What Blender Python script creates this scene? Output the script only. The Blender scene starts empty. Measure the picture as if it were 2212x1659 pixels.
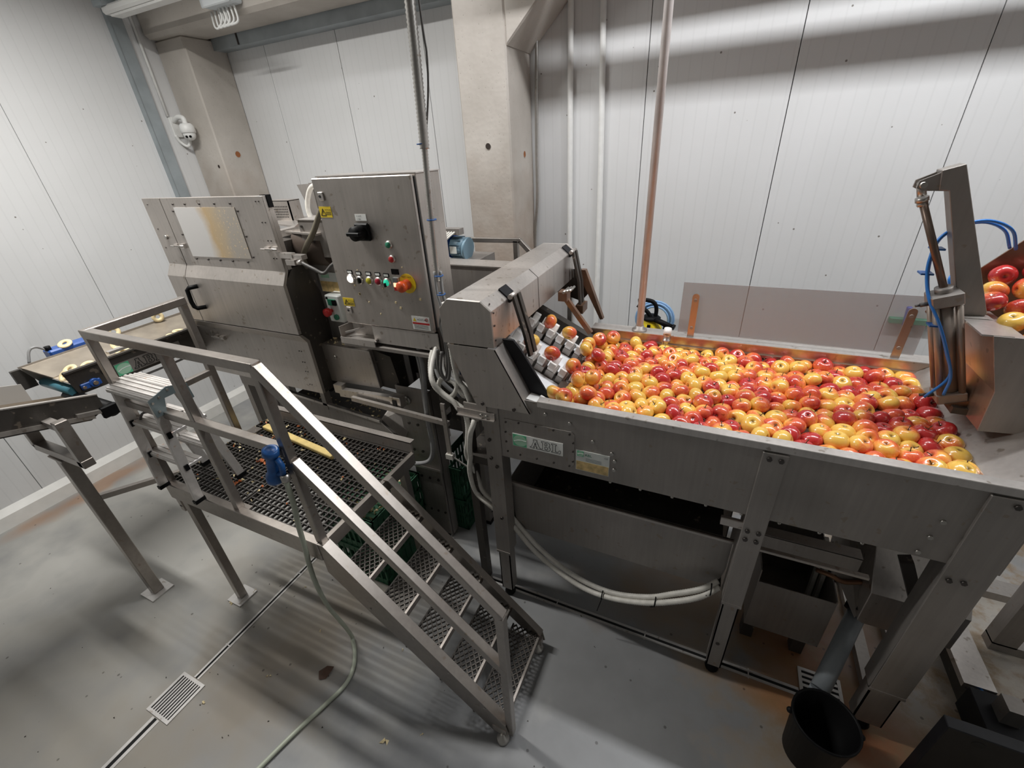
import bpy, bmesh, math, random
import numpy as np
from mathutils import Vector, Matrix

random.seed(7)
C = bpy.context.scene.collection
SC = bpy.context.scene
V = Vector

# ------------------------------------------------------------------ camera
yaw, pitch, roll, FPX = math.radians(-26.25), math.radians(-28.9), math.radians(-3.79), 933.5
fw = V((math.sin(yaw)*math.cos(pitch), math.cos(yaw)*math.cos(pitch), math.sin(pitch)))
rt = V((math.cos(yaw), -math.sin(yaw), 0)); up = rt.cross(fw)
rt2 = math.cos(roll)*rt + math.sin(roll)*up; up2 = -math.sin(roll)*rt + math.cos(roll)*up
cam_d = bpy.data.cameras.new('camera'); cam = bpy.data.objects.new('camera', cam_d); C.objects.link(cam)
m = Matrix.Identity(4)
for i in range(3):
    m[i][0] = rt2[i]; m[i][1] = up2[i]; m[i][2] = -fw[i]
m[0][3], m[1][3], m[2][3] = 0, 0, 2.6
cam.matrix_world = m
cam_d.sensor_width = 36; cam_d.lens = FPX/2212*36; cam_d.clip_start = .02
SC.camera = cam

# ------------------------------------------------------------------ world, lamps, exposure
w = bpy.data.worlds.new('world'); SC.world = w; w.use_nodes = True
w.node_tree.nodes['Background'].inputs[0].default_value = (.85, .93, 1, 1)
w.node_tree.nodes['Background'].inputs[1].default_value = .10
SC.view_settings.view_transform = 'Standard'; SC.view_settings.look = 'None'
SC.view_settings.gamma = 1; SC.view_settings.use_curve_mapping = False
SC.view_settings.exposure = 0.0


def area(name, loc, sx, sy, power, rot=(0, 0, 0), col=(1, .985, .95), spread=180):
    l = bpy.data.lights.new(name, 'AREA'); l.shape = 'RECTANGLE'; l.size = sx; l.size_y = sy
    l.energy = power; l.color = col; l.spread = math.radians(spread)
    o = bpy.data.objects.new(name, l); o.location = loc; o.rotation_euler = rot; C.objects.link(o)
    return o


# rows of fluorescent battens under the ceiling, parallel to the back wall
area('tube_light', (-3.2, 1.35, 4.3), 1.5, .10, 98, spread=160)
area('tube_light', (-1.0, 2.5, 4.3), 1.5, .10, 30, col=(.98, .985, 1), spread=170)
area('tube_light', (0.9, 2.5, 4.3), 1.5, .10, 50, col=(.97, .985, 1), spread=170)
area('tube_light', (2.3, 2.5, 4.3), 1.2, .10, 24, col=(.97, .985, 1), spread=170)
area('tube_light', (-3.6, -1.4, 4.3), 1.5, .10, 9)

# ------------------------------------------------------------------ materials


def mat(name):
    mt = bpy.data.materials.new(name); mt.use_nodes = True
    n = mt.node_tree.nodes; l = mt.node_tree.links
    return mt, n, l, n['Principled BSDF']


def N(n, t, **kw):
    x = n.new(t)
    for k, v in kw.items():
        setattr(x, k, v)
    return x


def ramp(n, stops):
    r = n.new('ShaderNodeValToRGB'); e = r.color_ramp.elements
    e[0].position, e[0].color = stops[0][0], (*stops[0][1], 1) if len(stops[0][1]) == 3 else stops[0][1]
    e[1].position, e[1].color = stops[1][0], (*stops[1][1], 1)
    for p, c in stops[2:]:
        x = e.new(p); x.color = (*c, 1)
    return r


def plain(name, col, rough=.5, metal=0, emit=0, coat=0, noise=.0, nscale=8, spec=.5):
    mt, n, l, b = mat(name)
    b.inputs['Base Color'].default_value = (*col, 1); b.inputs['Roughness'].default_value = rough
    b.inputs['Metallic'].default_value = metal; b.inputs['Coat Weight'].default_value = coat
    b.inputs['Specular IOR Level'].default_value = spec
    if noise:
        g = N(n, 'ShaderNodeNewGeometry'); t = N(n, 'ShaderNodeTexNoise'); t.inputs['Scale'].default_value = nscale
        t.inputs['Detail'].default_value = 5
        l.new(g.outputs['Position'], t.inputs['Vector'])
        r = ramp(n, [(.3, tuple(c*(1-noise) for c in col)), (.7, tuple(min(1, c*(1+noise)) for c in col))])
        l.new(t.outputs['Fac'], r.inputs['Fac']); l.new(r.outputs['Color'], b.inputs['Base Color'])
    if emit:
        b.inputs['Emission Color'].default_value = (*col, 1); b.inputs['Emission Strength'].default_value = emit
    return mt


def steel(name, col=(.52, .480, .445), rough=.42, metal=.8, dirt=.35, tint=(.30, .25, .20), streak=True):
    """worn stainless steel: cloudy tone, vertical wipe streaks, fine roughness variation"""
    mt, n, l, b = mat(name)
    g = N(n, 'ShaderNodeNewGeometry')
    t1 = N(n, 'ShaderNodeTexNoise'); t1.inputs['Scale'].default_value = 3.2; t1.inputs['Detail'].default_value = 6
    l.new(g.outputs['Position'], t1.inputs['Vector'])
    mp = N(n, 'ShaderNodeMapping'); mp.inputs['Scale'].default_value = (60, 60, 3) if streak else (40, 40, 40)
    l.new(g.outputs['Position'], mp.inputs['Vector'])
    t2 = N(n, 'ShaderNodeTexNoise'); t2.inputs['Scale'].default_value = 1; t2.inputs['Detail'].default_value = 3
    l.new(mp.outputs['Vector'], t2.inputs['Vector'])
    r1 = ramp(n, [(.28, tuple(c*(1-dirt*.45) for c in col)), (.72, tuple(c*1.1 for c in col))])
    l.new(t1.outputs['Fac'], r1.inputs['Fac'])
    mx = N(n, 'ShaderNodeMixRGB', blend_type='MULTIPLY'); mx.inputs['Fac'].default_value = 1
    r2 = ramp(n, [(.25, (.90, .90, .90)), (.7, (1.02, 1.02, 1.02))])
    l.new(t2.outputs['Fac'], r2.inputs['Fac']); l.new(r1.outputs['Color'], mx.inputs[1]); l.new(r2.outputs['Color'], mx.inputs[2])
    # spots of dried juice
    t3 = N(n, 'ShaderNodeTexNoise'); t3.inputs['Scale'].default_value = 26; t3.inputs['Detail'].default_value = 2
    l.new(g.outputs['Position'], t3.inputs['Vector'])
    r3 = ramp(n, [(.66, (0, 0, 0)), (.72, (.7, .7, .7))])
    l.new(t3.outputs['Fac'], r3.inputs['Fac'])
    m3 = N(n, 'ShaderNodeMixRGB'); l.new(r3.outputs['Color'], m3.inputs['Fac']); l.new(mx.outputs['Color'], m3.inputs[1])
    m3.inputs[2].default_value = (*tint, 1)
    l.new(m3.outputs['Color'], b.inputs['Base Color'])
    b.inputs['Metallic'].default_value = metal
    rr = N(n, 'ShaderNodeMapRange'); rr.inputs['To Min'].default_value = rough-.08; rr.inputs['To Max'].default_value = rough+.12
    l.new(t1.outputs['Fac'], rr.inputs['Value']); l.new(rr.outputs['Result'], b.inputs['Roughness'])
    return mt


STEEL = steel('stainless_steel')
STEEL_L = steel('bright_stainless', (.65, .61, .575), .34, .85, .2)
STEEL_D = steel('dull_steel', (.37, .342, .318), .5, .7, .4)
STEEL_B = steel('frame_and_shade_steel', (.095, .085, .076), .5, .6, .5)  # also carries painted shade: trough inside, peeler side, panel behind the pillar
STEEL_TAN = steel('tank_inner_steel', (.55, .44, .36), .30, .85, .4)
TUBE = steel('rail_tube_steel', (.38, .345, .315), .32, .85, .35, streak=False)
ALU = steel('aluminium_tread', (.66, .63, .60), .45, .6, .2, (.55, .40, .32), False)
BLACK = plain('black_plastic', (.005, .005, .0055), .5, spec=.15)
RUBBER = plain('black_rubber', (.02, .02, .02), .7)
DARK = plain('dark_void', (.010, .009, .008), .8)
BLKSTEEL = plain('black_painted_steel', (.010, .010, .012), .5, .0, noise=.3, spec=.25)
WHITEP = plain('white_plastic', (.80, .80, .78), .4, noise=.04, nscale=20)
CUPW = plain('cup_polyethylene', (.92, .91, .88), .35)
BELTW = plain('white_belt', (.84, .85, .87), .35, noise=.05)
GREYP = plain('grey_pvc', (.20, .22, .235), .4, noise=.15)
CONDW = plain('white_conduit', (.62, .60, .55), .45, noise=.12, nscale=30)
CONDG = plain('grey_conduit', (.27, .27, .27), .4, noise=.1, nscale=30)
CONDD = plain('dark_cable', (.10, .095, .09), .45)
FLEX = steel('metal_conduit', (.55, .53, .50), .35, .9, .3, streak=False)
BLUE = plain('blue_paint', (.02, .09, .36), .35)
BLUEH = plain('blue_air_hose', (.03, .20, .62), .3)
BLUEG = plain('blue_rubber', (.015, .10, .33), .4, noise=.25, nscale=40)
LBLUE = plain('light_blue', (.25, .42, .66), .5)
MOTORG = plain('motor_grey_blue', (.16, .26, .33), .4)
TEAL = plain('teal_roller', (.05, .17, .22), .4)
HOSEM = plain('pale_green_hose', (.42, .45, .36), .4, noise=.08)
YEL = plain('yellow_sticker', (.85, .62, .03), .5)
YELP = plain('yellow_plastic', (.82, .62, .02), .4)
RED = plain('red_plastic', (.55, .02, .02), .35)
REDO = plain('orange_red_plastic', (.70, .09, .02), .35)
GREEN = plain('green_plastic', (.02, .22, .12), .4)
GREENL = plain('logo_green', (.13, .55, .30), .5)
GREENP = plain('logo_pale_green', (.40, .66, .48), .5)
CRATE = plain('green_crate', (.02, .10, .05), .5, noise=.2)
PAPER = plain('white_print', (.92, .93, .90), .5)
PLATEG = plain('grey_print', (.70, .73, .70), .45)
TANP = plain('stained_plate', (.62, .45, .20), .5, noise=.3, nscale=40)
INK = plain('ink', (.02, .02, .02), .6)
LAMPW = plain('lit_white_button', (1, .86, .74), .3, emit=3.5)
LAMPR = plain('lit_orange_button', (1, .45, .25), .3, emit=2.2)
LAMPG = plain('lit_green_button', (.03, .7, .42), .3, emit=.5)
SILVER = plain('zinc_bolt', (.45, .43, .40), .35, .9)
BOLTD = plain('dark_bolt', (.09, .08, .075), .4, .8)
CONCR = None


def concrete():
    mt, n, l, b = mat('cast_concrete')
    g = N(n, 'ShaderNodeNewGeometry')
    t = N(n, 'ShaderNodeTexNoise'); t.inputs['Scale'].default_value = 2.2; t.inputs['Detail'].default_value = 8
    l.new(g.outputs['Position'], t.inputs['Vector'])
    r = ramp(n, [(.3, (.42, .385, .345)), (.72, (.57, .53, .485))]); l.new(t.outputs['Fac'], r.inputs['Fac'])
    v = N(n, 'ShaderNodeTexVoronoi'); v.inputs['Scale'].default_value = 34; l.new(g.outputs['Position'], v.inputs['Vector'])
    r2 = ramp(n, [(.05, (.35, .33, .30)), (.13, (1, 1, 1))]); l.new(v.outputs['Distance'], r2.inputs['Fac'])
    mx = N(n, 'ShaderNodeMixRGB', blend_type='MULTIPLY'); mx.inputs['Fac'].default_value = .55
    l.new(r.outputs['Color'], mx.inputs[1]); l.new(r2.outputs['Color'], mx.inputs[2])
    # brown soaking at the foot of the columns
    s = N(n, 'ShaderNodeSeparateXYZ'); l.new(g.outputs['Position'], s.inputs[0])
    ad = N(n, 'ShaderNodeMath', operation='ADD'); l.new(s.outputs['Z'], ad.inputs[0])
    t4 = N(n, 'ShaderNodeTexNoise'); t4.inputs['Scale'].default_value = 5; l.new(g.outputs['Position'], t4.inputs['Vector'])
    l.new(t4.outputs['Fac'], ad.inputs[1])
    mr = N(n, 'ShaderNodeMapRange'); mr.inputs['From Min'].default_value = 3.1; mr.inputs['From Max'].default_value = 1.9
    l.new(ad.outputs[0], mr.inputs['Value'])
    m2 = N(n, 'ShaderNodeMixRGB', blend_type='MULTIPLY'); l.new(mr.outputs[0], m2.inputs['Fac'])
    l.new(mx.outputs['Color'], m2.inputs[1]); m2.inputs[2].default_value = (.62, .50, .42, 1)
    l.new(m2.outputs['Color'], b.inputs['Base Color'])
    bp = N(n, 'ShaderNodeBump'); bp.inputs['Strength'].default_value = .25; bp.inputs['Distance'].default_value = .004
    l.new(v.outputs['Distance'], bp.inputs['Height']); l.new(bp.outputs['Normal'], b.inputs['Normal'])
    b.inputs['Roughness'].default_value = .75
    return mt


CONCR = concrete()


def wall_mat():
    mt, n, l, b = mat('white_sandwich_panel')
    g = N(n, 'ShaderNodeNewGeometry'); s = N(n, 'ShaderNodeSeparateXYZ'); l.new(g.outputs['Position'], s.inputs[0])
    ad = N(n, 'ShaderNodeMath', operation='ADD'); l.new(s.outputs['X'], ad.inputs[0]); l.new(s.outputs['Y'], ad.inputs[1])
    ml = N(n, 'ShaderNodeMath', operation='MULTIPLY'); ml.inputs[1].default_value = 1/.075; l.new(ad.outputs[0], ml.inputs[0])
    fr = N(n, 'ShaderNodeMath', operation='PINGPONG'); fr.inputs[1].default_value = .5; l.new(ml.outputs[0], fr.inputs[0])
    r = ramp(n, [(.0, (0, 0, 0)), (.10, (1, 1, 1))]); l.new(fr.outputs[0], r.inputs['Fac'])
    bp = N(n, 'ShaderNodeBump'); bp.inputs['Strength'].default_value = .14; bp.inputs['Distance'].default_value = .002
    l.new(r.outputs['Color'], bp.inputs['Height']); l.new(bp.outputs['Normal'], b.inputs['Normal'])
    v = N(n, 'ShaderNodeTexVoronoi'); v.inputs['Scale'].default_value = 7; l.new(g.outputs['Position'], v.inputs['Vector'])
    r2 = ramp(n, [(.035, (.16, .12, .09)), (.05, (1, 1, 1))]); l.new(v.outputs['Distance'], r2.inputs['Fac'])
    t = N(n, 'ShaderNodeTexNoise'); t.inputs['Scale'].default_value = 1.3; t.inputs['Detail'].default_value = 5
    l.new(g.outputs['Position'], t.inputs['Vector'])
    r3 = ramp(n, [(.3, (.67, .672, .67)), (.7, (.725, .727, .73))]); l.new(t.outputs['Fac'], r3.inputs['Fac'])
    mx = N(n, 'ShaderNodeMixRGB', blend_type='MULTIPLY'); mx.inputs['Fac'].default_value = .8
    l.new(r3.outputs['Color'], mx.inputs[1]); l.new(r2.outputs['Color'], mx.inputs[2])
    m5 = N(n, 'ShaderNodeMixRGB', blend_type='MULTIPLY'); m5.inputs['Fac'].default_value = .05
    l.new(mx.outputs['Color'], m5.inputs[1]); l.new(r.outputs['Color'], m5.inputs[2])
    l.new(m5.outputs['Color'], b.inputs['Base Color']); b.inputs['Roughness'].default_value = .42
    return mt


WALLM = wall_mat()


def floor_mat():
    mt, n, l, b = mat('epoxy_floor')
    g = N(n, 'ShaderNodeNewGeometry'); P = g.outputs['Position']
    t = N(n, 'ShaderNodeTexNoise'); t.inputs['Scale'].default_value = 1.6; t.inputs['Detail'].default_value = 7
    t.inputs['Roughness'].default_value = .6; l.new(P, t.inputs['Vector'])
    r = ramp(n, [(.3, (.185, .187, .19)), (.55, (.225, .228, .232)), (.78, (.265, .268, .27))]); l.new(t.outputs['Fac'], r.inputs['Fac'])
    cur = r.outputs['Color']
    tn = N(n, 'ShaderNodeTexNoise'); tn.inputs['Scale'].default_value = 3.5; tn.inputs['Detail'].default_value = 6; l.new(P, tn.inputs['Vector'])

    def blot(c, rx, ry, col, strength, cur, edge=.35, ang=0):
        mp = N(n, 'ShaderNodeMapping', vector_type='TEXTURE')
        mp.inputs['Location'].default_value = (c[0], c[1], 0); mp.inputs['Scale'].default_value = (rx, ry, 1)
        mp.inputs['Rotation'].default_value = (0, 0, ang)
        l.new(P, mp.inputs['Vector'])
        ln = N(n, 'ShaderNodeVectorMath', operation='LENGTH'); l.new(mp.outputs['Vector'], ln.inputs[0])
        a = N(n, 'ShaderNodeMath', operation='MULTIPLY_ADD'); l.new(tn.outputs['Fac'], a.inputs[0]); a.inputs[1].default_value = -1.5
        l.new(ln.outputs['Value'], a.inputs[2])
        mr = N(n, 'ShaderNodeMapRange'); mr.inputs['From Min'].default_value = .25; mr.inputs['From Max'].default_value = .25-edge*1.6
        mr.inputs['To Max'].default_value = strength
        l.new(a.outputs[0], mr.inputs['Value'])
        mx = N(n, 'ShaderNodeMixRGB', blend_type='MIX'); l.new(mr.outputs[0], mx.inputs['Fac']); l.new(cur, mx.inputs[1])
        mx.inputs[2].default_value = (*col, 1)
        return mx.outputs['Color']
    cur = blot((-3.7, .9), 2.9, 2.6, (.43, .42, .39), .92, cur, .5)
    cur = blot((-1.95, .75), .50, 1.2, (.20, .165, .125), .8, cur, .5, -.4)
    cur = blot((-2.6, -.1), 1.5, .9, (.25, .225, .185), .6, cur, .6)
    cur = blot((-2.2, 1.1), 1.0, .8, (.26, .22, .17), .5, cur, .6)
    cur = blot((1.8, 2.05), 1.7, 1.6, (.50, .44, .36), .85, cur, .7)
    cur = blot((1.15, 1.5), .85, .75, (.25, .165, .085), .85, cur, .7)
    cur = blot((.45, 2.08), 1.1, .62, (.22, .14, .07), .8, cur, .5)
    cur = blot((1.0, 1.52), .34, .34, (.26, .075, .02), .9, cur, .5)
    cur = blot((.66, 1.58), .34, .13, (.34, .15, .05), .7, cur, .5, -.2)
    cur = blot((.85, 1.95), .55, .4, (.20, .07, .02), .85, cur, .5)
    cur = blot((1.35, 1.05), .9, .75, (.26, .20, .12), .75, cur, .7)
    cur = blot((-4.98, 1.15), .16, .9, (.30, .13, .04), .6, cur, .4)
    sx = N(n, 'ShaderNodeSeparateXYZ'); l.new(P, sx.inputs[0])
    rg = N(n, 'ShaderNodeMapRange'); rg.inputs['From Min'].default_value = .1; rg.inputs['From Max'].default_value = 1.1; l.new(sx.outputs['X'], rg.inputs['Value'])
    ry = N(n, 'ShaderNodeMapRange'); ry.inputs['From Min'].default_value = .7; ry.inputs['From Max'].default_value = 1.5; l.new(sx.outputs['Y'], ry.inputs['Value'])
    tg = N(n, 'ShaderNodeTexNoise'); tg.inputs['Scale'].default_value = 7; tg.inputs['Detail'].default_value = 8; tg.inputs['Roughness'].default_value = .65; l.new(P, tg.inputs['Vector'])
    rt_ = ramp(n, [(.46, (0, 0, 0)), (.60, (.75, .75, .75))]); l.new(tg.outputs['Fac'], rt_.inputs['Fac'])
    g1_ = N(n, 'ShaderNodeMath', operation='MULTIPLY'); l.new(rg.outputs[0], g1_.inputs[0]); l.new(ry.outputs[0], g1_.inputs[1])
    g2_ = N(n, 'ShaderNodeMath', operation='MULTIPLY'); l.new(g1_.outputs[0], g2_.inputs[0]); l.new(rt_.outputs['Color'], g2_.inputs[1])
    gm = N(n, 'ShaderNodeMixRGB'); l.new(g2_.outputs[0], gm.inputs[0]); l.new(cur, gm.inputs[1]); gm.inputs[2].default_value = (.22, .145, .075, 1)
    cur = gm.outputs['Color']
    # specks of scrap
    v = N(n, 'ShaderNodeTexVoronoi'); v.inputs['Scale'].default_value = 9; l.new(P, v.inputs['Vector'])
    r2 = ramp(n, [(.055, (.10, .08, .06)), (.075, (1, 1, 1))]); l.new(v.outputs['Distance'], r2.inputs['Fac'])
    mx = N(n, 'ShaderNodeMixRGB', blend_type='MULTIPLY'); mx.inputs['Fac'].default_value = .6
    l.new(cur, mx.inputs[1]); l.new(r2.outputs['Color'], mx.inputs[2])
    l.new(mx.outputs['Color'], b.inputs['Base Color'])
    s = N(n, 'ShaderNodeSeparateXYZ'); l.new(P, s.inputs[0])
    wet = N(n, 'ShaderNodeMapRange'); wet.inputs['From Min'].default_value = -.6; wet.inputs['From Max'].default_value = 1.2
    wet.inputs['To Min'].default_value = .42; wet.inputs['To Max'].default_value = .16; l.new(s.outputs['X'], wet.inputs['Value'])
    ra = N(n, 'ShaderNodeMath', operation='MULTIPLY_ADD'); l.new(tn.outputs['Fac'], ra.inputs[0]); ra.inputs[1].default_value = .25
    l.new(wet.outputs[0], ra.inputs[2]); l.new(ra.outputs[0], b.inputs['Roughness'])
    bp = N(n, 'ShaderNodeBump'); bp.inputs['Strength'].default_value = .12; bp.inputs['Distance'].default_value = .01
    l.new(tn.outputs['Fac'], bp.inputs['Height']); l.new(bp.outputs['Normal'], b.inputs['Normal'])
    return mt


FLOORM = floor_mat()


def apple_mat():
    mt, n, l, b = mat('apple_skin')
    tc = N(n, 'ShaderNodeTexCoord'); oi = N(n, 'ShaderNodeObjectInfo')
    sc = N(n, 'ShaderNodeSeparateColor'); l.new(oi.outputs['Color'], sc.inputs[0])
    # offset the noise per apple
    off = N(n, 'ShaderNodeVectorMath', operation='SCALE'); off.inputs['Scale'].default_value = 37.0
    l.new(oi.outputs['Color'], off.inputs[0])
    sum_ = N(n, 'ShaderNodeVectorMath', operation='ADD'); l.new(tc.outputs['Object'], sum_.inputs[0]); l.new(off.outputs[0], sum_.inputs[1])
    t = N(n, 'ShaderNodeTexNoise'); t.inputs['Scale'].default_value = 22; t.inputs['Detail'].default_value = 4
    l.new(sum_.outputs[0], t.inputs['Vector'])
    # fine streaks running from stem to calyx
    mp = N(n, 'ShaderNodeMapping'); mp.inputs['Scale'].default_value = (240, 240, 26); l.new(sum_.outputs[0], mp.inputs['Vector'])
    t2 = N(n, 'ShaderNodeTexNoise'); t2.inputs['Scale'].default_value = 1; t2.inputs['Detail'].default_value = 3; l.new(mp.outputs[0], t2.inputs['Vector'])
    # blush on the +X cheek
    s = N(n, 'ShaderNodeSeparateXYZ'); l.new(tc.outputs['Object'], s.inputs[0])
    a = N(n, 'ShaderNodeMath', operation='MULTIPLY'); a.inputs[1].default_value = 11; l.new(s.outputs['X'], a.inputs[0])
    a2 = N(n, 'ShaderNodeMath', operation='MULTIPLY_ADD'); a2.inputs[1].default_value = 1.1; l.new(t.outputs['Fac'], a2.inputs[0]); l.new(a.outputs[0], a2.inputs[2])
    a3 = N(n, 'ShaderNodeMath', operation='MULTIPLY_ADD'); a3.inputs[1].default_value = .45; l.new(t2.outputs['Fac'], a3.inputs[0]); l.new(a2.outputs[0], a3.inputs[2])
    a4 = N(n, 'ShaderNodeMath', operation='ADD'); l.new(a3.outputs[0], a4.inputs[0])
    k = N(n, 'ShaderNodeMath', operation='MULTIPLY_ADD'); k.inputs[1].default_value = 1.9; k.inputs[2].default_value = -1.42
    l.new(sc.outputs[0], k.inputs[0]); l.new(k.outputs[0], a4.inputs[1])
    r = ramp(n, [(.0, (.84, .54, .105)), (.26, (.86, .36, .075)), (.55, (.76, .15, .055)), (1.0, (.48, .030, .030))])
    l.new(a4.outputs[0], r.inputs['Fac'])
    # greener yellow near the stem cavity for some
    r2 = ramp(n, [(0, (1, 1, 1)), (1, (1.0, .93, .9))]); l.new(sc.outputs[1], r2.inputs['Fac'])
    mx = N(n, 'ShaderNodeMixRGB', blend_type='MULTIPLY'); mx.inputs['Fac'].default_value = 1
    l.new(r.outputs['Color'], mx.inputs[1]); l.new(r2.outputs['Color'], mx.inputs[2])
    # brown russet in the hollows
    ln = N(n, 'ShaderNodeCombineXYZ'); l.new(s.outputs['X'], ln.inputs[0]); l.new(s.outputs['Y'], ln.inputs[1])
    le = N(n, 'ShaderNodeVectorMath', operation='LENGTH'); l.new(ln.outputs[0], le.inputs[0])
    r3 = ramp(n, [(.003, (.10, .07, .02)), (.011, (1, 1, 1))]); l.new(le.outputs['Value'], r3.inputs['Fac'])
    mx2 = N(n, 'ShaderNodeMixRGB', blend_type='MULTIPLY'); mx2.inputs['Fac'].default_value = .8
    l.new(mx.outputs['Color'], mx2.inputs[1]); l.new(r3.outputs['Color'], mx2.inputs[2])
    # bruises on a few
    v = N(n, 'ShaderNodeTexNoise'); v.inputs['Scale'].default_value = 30; l.new(sum_.outputs[0], v.inputs['Vector'])
    r4 = ramp(n, [(.70, (1, 1, 1)), (.76, (.5, .33, .2))]); l.new(v.outputs['Fac'], r4.inputs['Fac'])
    mx3 = N(n, 'ShaderNodeMixRGB', blend_type='MULTIPLY'); mx3.inputs['Fac'].default_value = .8
    l.new(mx2.outputs['Color'], mx3.inputs[1]); l.new(r4.outputs['Color'], mx3.inputs[2])
    l.new(mx3.outputs['Color'], b.inputs['Base Color'])
    b.inputs['Roughness'].default_value = .25; b.inputs['Coat Weight'].default_value = .8; b.inputs['Coat Roughness'].default_value = .08
    b.inputs['Subsurface Weight'].default_value = .0
    return mt


APPLE = apple_mat()
STEMM = plain('apple_stem', (.10, .055, .02), .7)
FLESH = plain('apple_flesh', (.84, .70, .42), .5, noise=.12, nscale=30)
PEEL = plain('apple_peel', (.55, .16, .05), .5, noise=.5, nscale=30)


def water_mat():
    mt, n, l, b = mat('murky_water')
    n.remove(b); out = n['Material Output']
    gl = N(n, 'ShaderNodeBsdfGlossy'); gl.inputs['Roughness'].default_value = .04
    tr = N(n, 'ShaderNodeBsdfTransparent'); tr.inputs[0].default_value = (.62, .50, .42, 1)
    di = N(n, 'ShaderNodeBsdfDiffuse'); di.inputs[0].default_value = (.30, .22, .18, 1)
    m1 = N(n, 'ShaderNodeMixShader'); m1.inputs[0].default_value = .25; l.new(tr.outputs[0], m1.inputs[1]); l.new(di.outputs[0], m1.inputs[2])
    f = N(n, 'ShaderNodeFresnel'); f.inputs[0].default_value = 1.4
    m2 = N(n, 'ShaderNodeMixShader'); l.new(f.outputs[0], m2.inputs[0]); l.new(m1.outputs[0], m2.inputs[1]); l.new(gl.outputs[0], m2.inputs[2])
    g = N(n, 'ShaderNodeNewGeometry'); t = N(n, 'ShaderNodeTexNoise'); t.inputs['Scale'].default_value = 22; l.new(g.outputs['Position'], t.inputs['Vector'])
    bp = N(n, 'ShaderNodeBump'); bp.inputs['Strength'].default_value = .3; bp.inputs['Distance'].default_value = .01
    l.new(t.outputs['Fac'], bp.inputs['Height']); l.new(bp.outputs['Normal'], gl.inputs['Normal'])
    l.new(m2.outputs[0], out.inputs['Surface'])
    return mt


def sheet_mat(name, col, mixf, rough, spots=False):
    mt, n, l, b = mat(name)
    n.remove(b); out = n['Material Output']
    tr = N(n, 'ShaderNodeBsdfTransparent'); tr.inputs[0].default_value = (.9, .9, .9, 1)
    p = N(n, 'ShaderNodeBsdfPrincipled'); p.inputs['Base Color'].default_value = (*col, 1); p.inputs['Roughness'].default_value = rough
    mx = N(n, 'ShaderNodeMixShader'); mx.inputs[0].default_value = mixf
    l.new(tr.outputs[0], mx.inputs[1]); l.new(p.outputs[0], mx.inputs[2]); l.new(mx.outputs[0], out.inputs['Surface'])
    return mt


WATER = water_mat()
PLEXI = sheet_mat('scratched_plexiglass', (.46, .46, .475), .34, .3)


def window_mat():
    mt, n, l, b = mat('stained_window_sheet')
    g = N(n, 'ShaderNodeNewGeometry'); s = N(n, 'ShaderNodeSeparateXYZ'); l.new(g.outputs['Position'], s.inputs[0])
    t = N(n, 'ShaderNodeTexNoise'); t.inputs['Scale'].default_value = 9; t.inputs['Detail'].default_value = 6; l.new(g.outputs['Position'], t.inputs['Vector'])
    a = N(n, 'ShaderNodeMath', operation='MULTIPLY_ADD'); a.inputs[1].default_value = .12; l.new(t.outputs['Fac'], a.inputs[0]); l.new(s.outputs['X'], a.inputs[2])
    r = N(n, 'ShaderNodeMapRange'); r.inputs['From Min'].default_value = -2.86; r.inputs['From Max'].default_value = -2.60; l.new(a.outputs[0], r.inputs['Value'])
    cr = ramp(n, [(.05, (.66, .645, .63)), (.35, (.55, .40, .22)), (.65, (.50, .40, .27)), (1, (.42, .38, .33))]); l.new(r.outputs[0], cr.inputs['Fac'])
    v = N(n, 'ShaderNodeTexNoise'); v.inputs['Scale'].default_value = 70; l.new(g.outputs['Position'], v.inputs['Vector'])
    rv = ramp(n, [(.62, (0, 0, 0)), (.68, (1, 1, 1))]); l.new(v.outputs['Fac'], rv.inputs['Fac'])
    mm = N(n, 'ShaderNodeMath', operation='MULTIPLY'); l.new(rv.outputs[0], mm.inputs[0]); l.new(r.outputs[0], mm.inputs[1])
    mx = N(n, 'ShaderNodeMixRGB'); l.new(mm.outputs[0], mx.inputs[0]); l.new(cr.outputs[0], mx.inputs[1]); mx.inputs[2].default_value = (.72, .56, .33, 1)
    l.new(mx.outputs[0], b.inputs['Base Color']); b.inputs['Roughness'].default_value = .3
    return mt


WINM = window_mat()

# ------------------------------------------------------------------ mesh helpers


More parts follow.
